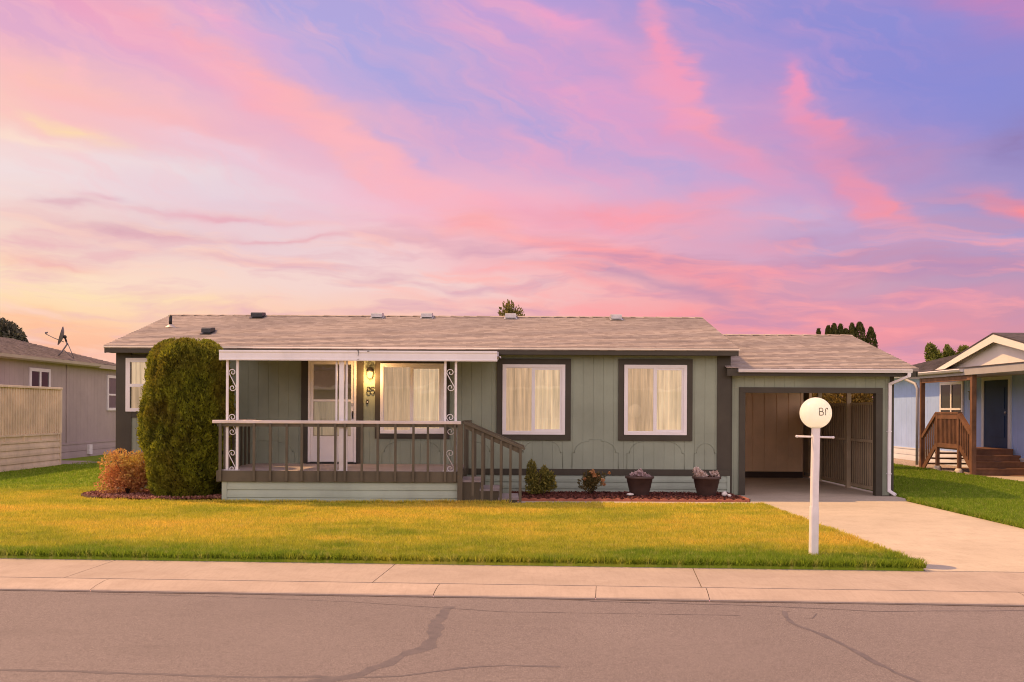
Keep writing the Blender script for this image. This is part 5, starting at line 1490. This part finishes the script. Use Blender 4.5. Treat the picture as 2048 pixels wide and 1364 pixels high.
# ------------------------------------------------------------------ trees beyond
def tree(name, X, Y, z0, h, r, mat, label, n, size, group='trees beyond the houses', clumps=16, tall=1.0, trunk_h=.4, seed=1):
    root = empty(name, (X, Y, 0), label, 'tree', group); rr = random.Random(seed)
    t = MB().tube([(X, Y, 0), (X + rr.uniform(-.1, .1), Y, h * .3), (X, Y, h * .8)], [r * .13, r * .09, r * .03], 8)
    for i in range(7):
        a = rr.uniform(0, 6.28); z = h * rr.uniform(.35, .7)
        t.tube([(X, Y, z), (X + r * .6 * math.cos(a), Y + r * .6 * math.sin(a), z + h * .15)], [r * .05, r * .015], 5)
    t.build('trunk', BARK, root)
    P, O = [], []
    for i in range(clumps):
        a = rr.uniform(0, 6.28); k = rr.uniform(0, 1); q = rr.uniform(.2, .75)
        z = z0 + (h - z0) * (.08 + .80 * k); w = r * (1 - .45 * k ** 2) * q
        p, o = blob_points(X + w * math.cos(a), Y + w * math.sin(a), z, r * .42, r * .42, (h - z0) * .17 * tall, n // clumps, .25)
        P.append(p); O.append(o)
    p, o = blob_points(X, Y, z0 + (h - z0) * .85, r * .35, r * .35, (h - z0) * .15, n // clumps, .2); P.append(p); O.append(o)
    leaf_cloud('crown', np.concatenate(P), size, mat, root, np.concatenate(O), .5, .5)
tree('conifer_tree', -30.6, 60, 1.5, 6.95, 1.9, DKTREE, 'dark bushy conifer rising behind the grey house roof', 26000, .24, clumps=42, tall=.8, seed=3)
tree('broadleaf_tree', -.12, 47, 2.0, 6.85, 1.0, OLTREE, 'small olive tree top showing above the ridge of the green house', 9000, .15, clumps=20, tall=1.2, seed=4)
def cypress(u, v, wpx, k, Y=46.0):
    X, zt = px(u, v, Y); w = wpx / F * Y / 2 * 1.35
    words_ = ['dark narrow cypress farthest left and lowest in the row behind the carport', 'short cypress second from the left end of the row behind the carport', 'cypress just left of the carport roof slope, with a broad point',
              'slim cypress at the top of the carport roof slope', 'low cypress tucked between two taller ones above the carport roof', 'tall thin cypress in the middle of the row, left of the tallest',
              'tallest cypress in the row behind the carport', 'cypress at the right end of the row, nearest the blue house']
    root = empty('cypress_tree', (X, Y, 0), words_[k], 'tree', 'cypress row behind the carport')
    MB().tube([(X, Y, 0), (X, Y, zt * .9)], [w * .25, w * .05], 6).build('trunk', BARK, root)
    n = 5200; t = RNG.uniform(.12, 1, n); a = RNG.uniform(0, 6.283, n)
    rr_ = w * np.minimum(1, (1 - t) ** .54 * 1.95) * (1 + .13 * np.sin(a * 3 + t * 23 + k) + .10 * np.sin(a * 7 - t * 41)) * (1 - RNG.beta(1.2, 4, n) * .45) + .02
    pts = np.column_stack([X + rr_ * np.cos(a), Y + rr_ * np.sin(a), t * zt])
    leaf_cloud('crown', pts, .14, CYP, root, np.column_stack([np.cos(a) * .5, np.sin(a) * .5, np.full(n, 1.2)]), .8, .35)
for k, (u, v, w) in enumerate(((1637, 658, 12), (1657, 652, 18), (1668, 648, 20), (1681, 649, 18), (1691, 658, 22), (1704, 647, 20), (1719, 645, 26), (1742, 655, 22))):
    cypress(u, v, w, k)
for k, (u, v, w, lab) in enumerate(((1868, 690, 36, 'round green poplar crown left of the white gable'), (1898, 694, 30, 'narrower green poplar crown touching the white gable'), (1925, 692, 34, 'thin green poplar top just behind the white gable'))):
    X, zt = px(u, v, 62); tree('poplar_tree', X, 62, 1.5, zt, w / F * 62 * .62, POPL, lab, 8000, .20, 'poplars behind the blue house', 18, 1.0, seed=20 + k)
# bare twigs over the gable
X, zt = px(2000, 648, 55)
root = empty('bare_tree', (X, 55, 0), 'leafless tree with fine purple twigs above the charcoal roof', 'tree')
tw = MB(); rr = random.Random(12)
tw.tube([(X, 55, 0), (X, 55, 4.2)], [.14, .06], 7)
def branch(p, d, L, r, depth):
    q = p + d * L; tw.tube([p, p + d * L * .5 + Vector((rr.uniform(-.05, .05), rr.uniform(-.05, .05), .02)), q], [r, r * .8, r * .55], 4, False)
    if depth:
        for _ in range(3): branch(q, (d + Vector((rr.uniform(-.7, .7), rr.uniform(-.7, .7), rr.uniform(-.1, .5)))).normalized(), L * .62, r * .55, depth - 1)
for _ in range(8):
    branch(Vector((X, 55, rr.uniform(3.0, 4.2))), Vector((rr.uniform(-1, 1), rr.uniform(-.8, .8), rr.uniform(.35, .9))).normalized(), .85, .022, 3)
tw.build('trunk', TWIG, root)
# leafy shrubs behind the carport
for k, (x, yv, h, lab) in enumerate(((8.75, 29.5, 3.0, 'sunlit golden shrub behind the left gap over the carport fence'), (9.5, 30.4, 3.15, 'sunlit golden shrub behind the middle gap over the carport fence'), (10.05, 29.6, 2.95, 'golden shrub behind the right gap over the carport fence'))):
    bush('golden_shrub', (x, yv, .02), .75, .75, h, 9000, .085, GOLDL, lab, 'shrub', 9, 26, .3, 'shrubs behind the carport', 30 + k)

# ------------------------------------------------------------------ house across the street (seen as the reflection in the windows)
def across():
    root = empty('facing_house', (-1.0, -17, 0), 'white house with a small front gable mirrored in the window panes', 'house')
    W1 = paint('cream_siding', (.62, .56, .47, 1), .7, .05); y = -17.0
    MB().box(-24, 26, y - 7, y, -.05, 2.95).build('wall', W1, root)
    m = MB(); m.poly([(-24.4, y + .5, 3.0), (26.4, y + .5, 3.0), (26.4, y - 3.5, 5.6), (-24.4, y - 3.5, 5.6)]); m.poly([(-24.4, y - 7.5, 3.0), (26.4, y - 7.5, 3.0), (26.4, y - 3.5, 5.6), (-24.4, y - 3.5, 5.6)])
    for x in (-24.3, 26.3): m.poly([(x, y + .5, 3.0), (x, y - 3.5, 5.6), (x, y - 7.5, 3.0)])
    m.build('roof', SHING_L, root)
    MB().box(-24.4, 26.4, y + .5, y + .54, 2.85, 3.0).build('fascia', WHITE, root)
    g_ = MB(); gx = -3.6
    for s in (-1, 1): g_.beam((gx + s * 1.6, y + .75, 2.85), (gx, y + .75, 3.55), .05, .17, up=(0, 1, 0))
    g_.box(gx - 1.7, gx + 1.7, y + .72, y + .78, 2.62, 2.78)
    g_.build('gable_trim', WHITE, root)
    MB().extrude([(gx - 1.6, 2.78), (gx, 3.5), (gx + 1.6, 2.78)], 'y', y + .4, y + .7, True).build('gable', W1, root)
    f = MB()
    for i in range(60): f.box(-6 + i * .2, -6 + i * .2 + .08, y + 1.2, y + 1.25, .1, 1.2)
    f.box(-6, 6, y + 1.19, y + 1.26, 1.2, 1.28); f.build('porch_rail', WHITE, root)
across()

# ------------------------------------------------------------------ sky, sun, camera
def build_world():
    w = bpy.data.worlds.new('World'); scene.world = w; w.use_nodes = True
    nt = w.node_tree
    for n in list(nt.nodes): nt.nodes.remove(n)
    L = nt.links
    out = add(nt, 'ShaderNodeOutputWorld'); bg = add(nt, 'ShaderNodeBackground'); L.new(bg.outputs[0], out.inputs[0])
    tc = add(nt, 'ShaderNodeTexCoord'); sep = add(nt, 'ShaderNodeSeparateXYZ'); L.new(tc.outputs['Generated'], sep.inputs[0])
    x, y, z = sep.outputs
    az = math_node(nt, 'ARCTAN2', x, y)
    el = math_node(nt, 'ARCSINE', z)
    cmb = add(nt, 'ShaderNodeCombineXYZ'); L.new(az, cmb.inputs[0]); L.new(el, cmb.inputs[1])
    q = cmb.outputs[0]
    # wind-drawn warp, streaks lean down to the right
    def warp(vec, scale, amp, stretch, rot):
        mp = add(nt, 'ShaderNodeMapping'); mp.inputs['Rotation'].default_value = (0, 0, rot); mp.inputs['Scale'].default_value = stretch
        L.new(vec, mp.inputs['Vector'])
        n = add(nt, 'ShaderNodeTexNoise'); n.inputs['Scale'].default_value = scale; n.inputs['Detail'].default_value = 4; n.inputs['Roughness'].default_value = .55
        L.new(mp.outputs[0], n.inputs['Vector'])
        s = add(nt, 'ShaderNodeVectorMath', operation='SUBTRACT'); L.new(n.outputs['Color'], s.inputs[0]); s.inputs[1].default_value = (.5, .5, .5)
        k = add(nt, 'ShaderNodeVectorMath', operation='MULTIPLY'); L.new(s.outputs[0], k.inputs[0]); k.inputs[1].default_value = amp
        a = add(nt, 'ShaderNodeVectorMath', operation='ADD'); L.new(vec, a.inputs[0]); L.new(k.outputs[0], a.inputs[1])
        return a.outputs[0]
    q1 = warp(q, 7.0, (.13, .040, 0), (1, 2.4, 1), .30)
    q2 = warp(q1, 30.0, (.020, .008, 0), (1, 3.0, 1), .25)
    s2 = add(nt, 'ShaderNodeSeparateXYZ'); L.new(q2, s2.inputs[0])
    aw, ew = s2.outputs[0], s2.outputs[1]
    # table of sky colours read off the photo: rows by height, columns by bearing
    cols = [0, 250, 500, 750, 1024, 1300, 1500, 1750, 2048]
    rows = [
        (0, [(222, 160, 197), (212, 163, 206), (180, 165, 217), (172, 165, 222), (192, 160, 216), (162, 150, 211), (148, 146, 214), (160, 142, 206), (185, 135, 192)]),
        (130, [(226, 172, 203), (220, 172, 208), (200, 174, 218), (176, 169, 222), (180, 163, 217), (190, 157, 208), (155, 147, 212), (138, 140, 213), (158, 135, 198)]),
        (270, [(252, 205, 190), (246, 190, 198), (232, 182, 203), (218, 174, 208), (186, 166, 217), (205, 165, 208), (184, 157, 208), (158, 146, 212), (138, 140, 208)]),
        (400, [(245, 224, 222), (234, 214, 221), (230, 206, 219), (238, 194, 210), (242, 180, 202), (206, 174, 210), (194, 168, 210), (184, 156, 202), (158, 148, 202)]),
        (500, [(246, 215, 202), (240, 204, 201), (234, 208, 214), (242, 208, 210), (246, 194, 199), (234, 172, 190), (205, 170, 203), (186, 165, 203), (166, 150, 198)]),
        (580, [(255, 228, 190), (253, 220, 198), (246, 215, 206), (245, 213, 208), (245, 204, 201), (246, 172, 176), (226, 162, 180), (202, 160, 185), (184, 153, 186)]),
        (645, [(255, 226, 178), (255, 214, 178), (255, 210, 178), (250, 200, 184), (248, 192, 184), (249, 170, 168), (246, 160, 166), (226, 153, 171), (202, 148, 171)]),
        (720, [(255, 196, 156), (252, 176, 150), (250, 185, 165), (249, 185, 170), (248, 180, 172), (248, 165, 162), (245, 155, 160), (235, 148, 160), (210, 148, 168)]),
    ]
    fac = add(nt, 'ShaderNodeMapRange'); fac.inputs['From Min'].default_value = -.56; fac.inputs['From Max'].default_value = .56; L.new(aw, fac.inputs['Value'])
    prev = None
    def eof(v): return math.atan((HZ - v) / F)
    for i, (v, cs) in enumerate(rows):
        r = add(nt, 'ShaderNodeValToRGB'); r.color_ramp.interpolation = 'B_SPLINE'
        els = r.color_ramp.elements
        while len(els) < len(cols): els.new(.5)
        for e, u, c in zip(els, cols, cs):
            e.position = (math.atan((u - 1024) / F) + .56) / 1.12; e.color = lin(c)
        L.new(fac.outputs[0], r.inputs[0])
        if prev is None: prev = r.outputs[0]; pv = v; continue
        mr = add(nt, 'ShaderNodeMapRange'); mr.interpolation_type = 'SMOOTHSTEP'
        mr.inputs['From Min'].default_value = eof(pv); mr.inputs['From Max'].default_value = eof(v)
        L.new(ew, mr.inputs['Value']); prev = mixc(nt, mr.outputs[0], prev, r.outputs[0]); pv = v
    col = prev
    # cloud streaks
    wisp = noise(nt, q1, 9.0, 5, .6, (1, 4.2, 1))
    mpw = add(nt, 'ShaderNodeMapping'); mpw.inputs['Rotation'].default_value = (0, 0, .42); mpw.inputs['Scale'].default_value = (1, 5.0, 1)
    L.new(q1, mpw.inputs['Vector'])
    nw = add(nt, 'ShaderNodeTexNoise'); nw.inputs['Scale'].default_value = 13; nw.inputs['Detail'].default_value = 5; nw.inputs['Roughness'].default_value = .6
    L.new(mpw.outputs[0], nw.inputs['Vector'])
    wa = ramp(nt, wisp, .30, .62); wb = ramp(nt, nw.outputs['Fac'], .30, .64)
    wmix = math_node(nt, 'ADD', math_node(nt, 'MULTIPLY', wa, .40), math_node(nt, 'ADD', math_node(nt, 'MULTIPLY', wb, .42), .22))
    S = [  # u, v, angle (down to the right), half length, half width, colour, strength
        (650, 95, 25, 150, 38, (172, 167, 224), .55), (830, 175, 30, 120, 34, (168, 164, 222), .55), (1870, 200, 20, 170, 90, (136, 139, 213), .6), (1760, 90, 10, 150, 50, (142, 143, 214), .45),
        (510, 195, 22, 280, 34, (255, 176, 182), .95), (640, 235, 20, 120, 24, (255, 182, 178), .6), (470, 95, 23, 115, 20, (246, 172, 200), .75), (95, 68, 16, 150, 24, (236, 156, 190), .6),
        (90, 215, 8, 150, 36, (255, 196, 182), .6), (280, 275, 12, 160, 26, (252, 184, 184), .55), (165, 312, 12, 60, 12, (255, 222, 172), .7), (60, 330, 8, 80, 10, (255, 226, 205), .6),
        (290, 487, 2, 135, 13, (220, 174, 186), .8), (430, 446, 1, 140, 7, (232, 172, 186), .7), (600, 483, -6, 100, 5, (232, 176, 186), .7), (455, 530, 3, 90, 10, (234, 184, 186), .65), (70, 552, 3, 90, 11, (246, 182, 172), .65), (120, 442, -5, 42, 8, (222, 178, 190), .65), (190, 425, 0, 40, 5, (225, 180, 195), .5),
        (780, 442, 2, 90, 9, (238, 178, 190), .5), (700, 330, 30, 70, 14, (255, 186, 180), .5), (900, 375, 14, 230, 50, (253, 178, 192), .55), (960, 440, 8, 60, 22, (255, 176, 172), .7), (980, 495, 4, 60, 10, (214, 170, 190), .55), (985, 540, 8, 60, 12, (250, 172, 178), .6),
        (1290, 432, 3, 190, 20, (251, 162, 176), .75), (1420, 415, -10, 70, 16, (250, 158, 174), .6),
        (1325, 130, 74, 95, 22, (240, 156, 190), .85), (1345, 205, 62, 80, 26, (248, 156, 182), .8), (1405, 258, 36, 85, 16, (255, 160, 172), .95), (1290, 155, 40, 90, 26, (232, 160, 196), .6), (1470, 315, 34, 70, 24, (238, 154, 184), .6),
        (1575, 205, 70, 40, 18, (242, 150, 188), .85), (1605, 255, 45, 60, 24, (238, 152, 188), .7), (1650, 290, 48, 60, 20, (246, 148, 176), .8), (1700, 365, 46, 80, 24, (255, 150, 162), .95), (1755, 425, 28, 60, 17, (255, 148, 154), 1.0), (1450, 225, 3, 130, 7, (205, 160, 206), .5),
        (1085, 32, 20, 120, 15, (238, 162, 202), .8), (1000, 40, 16, 120, 30, (205, 160, 212), .5), (1100, 165, 20, 160, 30, (214, 166, 208), .5), (950, 80, 22, 60, 10, (216, 164, 208), .6),
        (1755, 330, 12, 120, 42, (186, 142, 188), .7), (1870, 355, -12, 80, 16, (184, 146, 192), .5), (2035, 335, 0, 60, 40, (148, 128, 182), .7), (1570, 330, 18, 110, 30, (208, 156, 190), .55),
        (1240, 512, 12, 230, 22, (255, 162, 166), .9), (1420, 560, 22, 130, 20, (255, 156, 160), .85), (1150, 560, 14, 150, 12, (250, 166, 170), .7), (1235, 553, 9, 160, 10, (198, 152, 178), .75), (1420, 592, 20, 70, 12, (198, 148, 176), .65),
        (1640, 488, -2, 90, 9, (190, 146, 186), .65), (1600, 537, -7, 150, 17, (196, 146, 182), .7), (1910, 552, 5, 190, 18, (180, 142, 184), .75), (1740, 612, -6, 170, 9, (188, 142, 178), .6), (1640, 585, -16, 100, 10, (236, 164, 178), .6), (1500, 500, 8, 110, 14, (228, 160, 184), .6),
        (1210, 215, 24, 230, 70, (226, 160, 204), .55), (1480, 350, 24, 160, 30, (220, 156, 194), .55), (1620, 320, 40, 150, 45, (206, 152, 198), .6), (1530, 130, 10, 140, 30, (180, 150, 210), .4), (1120, 300, 12, 180, 26, (232, 168, 200), .5), (720, 300, 25, 160, 30, (252, 184, 190), .6), (860, 480, 6, 160, 16, (250, 196, 196), .5), (1560, 545, 3, 130, 14, (246, 158, 172), .55), (1850, 610, 0, 190, 18, (222, 150, 176), .5), (1850, 500, 4, 160, 14, (206, 168, 204), .45), (330, 150, 18, 200, 30, (238, 172, 200), .55), (700, 400, 15, 200, 26, (246, 186, 204), .5),
        (600, 155, 24, 110, 16, (196, 172, 220), .6), (450, 330, 14, 190, 16, (236, 208, 222), .55), (800, 285, 24, 150, 18, (202, 174, 216), .65), (1060, 255, 20, 170, 24, (178, 164, 218), .65), (1330, 350, 15, 130, 22, (186, 166, 214), .6), (1560, 440, 4, 160, 16, (198, 176, 214), .6), (300, 370, 6, 200, 16, (240, 222, 224), .5),
        (2032, 463, 32, 46, 15, (255, 140, 144), .95), (1990, 440, 6, 80, 10, (188, 142, 182), .5), (1990, 62, 22, 120, 48, (206, 134, 186), .75), (1450, 645, 4, 280, 18, (253, 152, 158), .7), (1700, 655, 2, 160, 12, (246, 150, 160), .6), (120, 668, 2, 170, 22, (255, 184, 152), .6), (820, 605, 3, 80, 8, (250, 186, 178), .5), (1010, 605, 2, 90, 8, (252, 176, 172), .55), (130, 605, 4, 160, 10, (255, 232, 176), .6),
    ]
    for u, v, ang, hl, hw, c, s in S:
        mp = add(nt, 'ShaderNodeMapping'); mp.vector_type = 'TEXTURE'
        mp.inputs['Location'].default_value = (math.atan((u - 1024) / F), math.atan((HZ - v) / F), 0)
        mp.inputs['Rotation'].default_value = (0, 0, R(-ang)); mp.inputs['Scale'].default_value = (hl / F * 1.0, hw / F * .95, 1)
        # (the tiny term keeps the shader compiler working through the streaks one after another)
        ma = add(nt, 'ShaderNodeVectorMath', operation='MULTIPLY_ADD'); L.new(col, ma.inputs[0]); ma.inputs[1].default_value = (1e-7, 1e-7, 0); L.new(q2, ma.inputs[2])
        L.new(ma.outputs[0], mp.inputs['Vector'])
        dt = add(nt, 'ShaderNodeVectorMath', operation='DOT_PRODUCT'); L.new(mp.outputs[0], dt.inputs[0]); L.new(mp.outputs[0], dt.inputs[1])
        e = math_node(nt, 'POWER', .48, dt.outputs['Value'])
        f = math_node(nt, 'MULTIPLY', math_node(nt, 'MULTIPLY', e, wmix), s * (2.1 if u > 1250 and v < 470 and c[0] >= 238 else 1.5), True)
        col = mixc(nt, f, col, lin(c))
    # drawn-out cirrus texture: slanting fibres high up, level bars low down
    def fibres(rot, stretch, scale, lo, hi, src=q1):
        mp = add(nt, 'ShaderNodeMapping'); mp.inputs['Rotation'].default_value = (0, 0, rot); L.new(src, mp.inputs['Vector'])
        m2 = add(nt, 'ShaderNodeMapping'); m2.inputs['Scale'].default_value = (1, stretch, 1); L.new(mp.outputs[0], m2.inputs['Vector'])
        n = add(nt, 'ShaderNodeTexNoise'); n.inputs['Scale'].default_value = scale; n.inputs['Detail'].default_value = 5; n.inputs['Roughness'].default_value = .54
        L.new(m2.outputs[0], n.inputs['Vector']); return ramp(nt, n.outputs['Fac'], lo, hi)
    high = ramp(nt, ew, eof(520), eof(330)); low = ramp(nt, ew, eof(400), eof(520))
    right = ramp(nt, aw, -.30, .10)
    patch = ramp(nt, noise(nt, q1, 5.0, 3, .5), .36, .60)
    f1 = fibres(.42, 5.5, 7.0, .48, .74); f2 = fibres(.62, 4.0, 12.0, .50, .76); f3 = fibres(-.03, 6.5, 6.0, .47, .64); f4 = fibres(.10, 6.0, 9.0, .50, .68)
    pinkf = math_node(nt, 'MULTIPLY', math_node(nt, 'MULTIPLY', math_node(nt, 'MAXIMUM', f1, f2), high), math_node(nt, 'MULTIPLY', math_node(nt, 'ADD', patch, .20), math_node(nt, 'MULTIPLY', ramp(nt, aw, .42, .22), .62)), True)
    col = mixc(nt, pinkf, col, mixc(nt, right, lin((255, 190, 196)), lin((240, 164, 196))))
    lowf = math_node(nt, 'MULTIPLY', math_node(nt, 'MULTIPLY', f3, low), .80)
    col = mixc(nt, lowf, col, mixc(nt, right, lin((236, 184, 190)), lin((202, 148, 178))))
    lowg = math_node(nt, 'MULTIPLY', math_node(nt, 'MULTIPLY', f4, low), .75)
    col = mixc(nt, lowg, col, mixc(nt, right, lin((255, 214, 196)), lin((255, 164, 168))))
    # overhead and behind: clear evening blue from the physical sky, pale pink veil behind the street
    sky = add(nt, 'ShaderNodeTexSky'); sky.sky_type = 'NISHITA'; sky.sun_disc = False
    sky.sun_elevation = SUN_EL; sky.sun_rotation = SUN_ROT; sky.air_density = 1.2
    sk_s = add(nt, 'ShaderNodeVectorMath', operation='SCALE'); L.new(sky.outputs[0], sk_s.inputs[0]); sk_s.inputs['Scale'].default_value = SKY_STR
    veil = mixc(nt, ramp(nt, el, .15, .95), (2.75, 2.15, 2.25, 1), (.75, .60, .68, 1))
    upper = mixc(nt, .22, veil, sk_s.outputs[0])
    up_f = ramp(nt, el, .40, .80)
    back_f = ramp(nt, y, .25, -.35)
    ff = math_node(nt, 'MAXIMUM', up_f, back_f)
    up2 = add(nt, 'ShaderNodeVectorMath', operation='SCALE'); L.new(upper, up2.inputs[0]); up2.inputs['Scale'].default_value = UPPER
    col = mixc(nt, ff, col, up2.outputs[0])
    L.new(col, bg.inputs[0]); bg.inputs[1].default_value = 1.0
    w.cycles.sampling_method = 'MANUAL'; w.cycles.sample_map_resolution = 512

SUNV = Vector((-.69, .30, 1.0)).normalized()
SUN_EL = math.asin(SUNV.z); SUN_ROT = math.atan2(SUNV.x, SUNV.y)
SKY_STR = 0.12; UPPER = 1.0
build_world()
sl_ = bpy.data.lights.new('sun', 'SUN'); sl_.energy = 5.0; sl_.angle = R(.6); sl_.color = (1.0, .585, .235)
so = bpy.data.objects.new('sun', sl_); COL.objects.link(so); so.location = (-20, 20, 30)
so.rotation_euler = SUNV.to_track_quat('Z', 'Y').to_euler()

cam = bpy.data.cameras.new('camera'); co = bpy.data.objects.new('camera', cam); COL.objects.link(co)
co.location = (0, 0, CAMZ); co.rotation_euler = (math.pi / 2, -ROLL, 0)
cam.sensor_width = 36; cam.lens = F / 2048 * 36; cam.shift_y = (HZ - 682) / 2048
cam.clip_start = .1; cam.clip_end = 3000
scene.camera = co
scene.view_settings.view_transform = 'Standard'; scene.view_settings.look = 'None'
scene.view_settings.exposure = 0; scene.view_settings.gamma = 1
scene.render.engine = 'CYCLES'
cy = scene.cycles
cy.use_denoising = True; cy.filter_width = 1.05; cy.max_bounces = 8; cy.transparent_max_bounces = 12; cy.diffuse_bounces = 4
cy.sample_clamp_indirect = 6; cy.caustics_reflective = False; cy.caustics_refractive = False
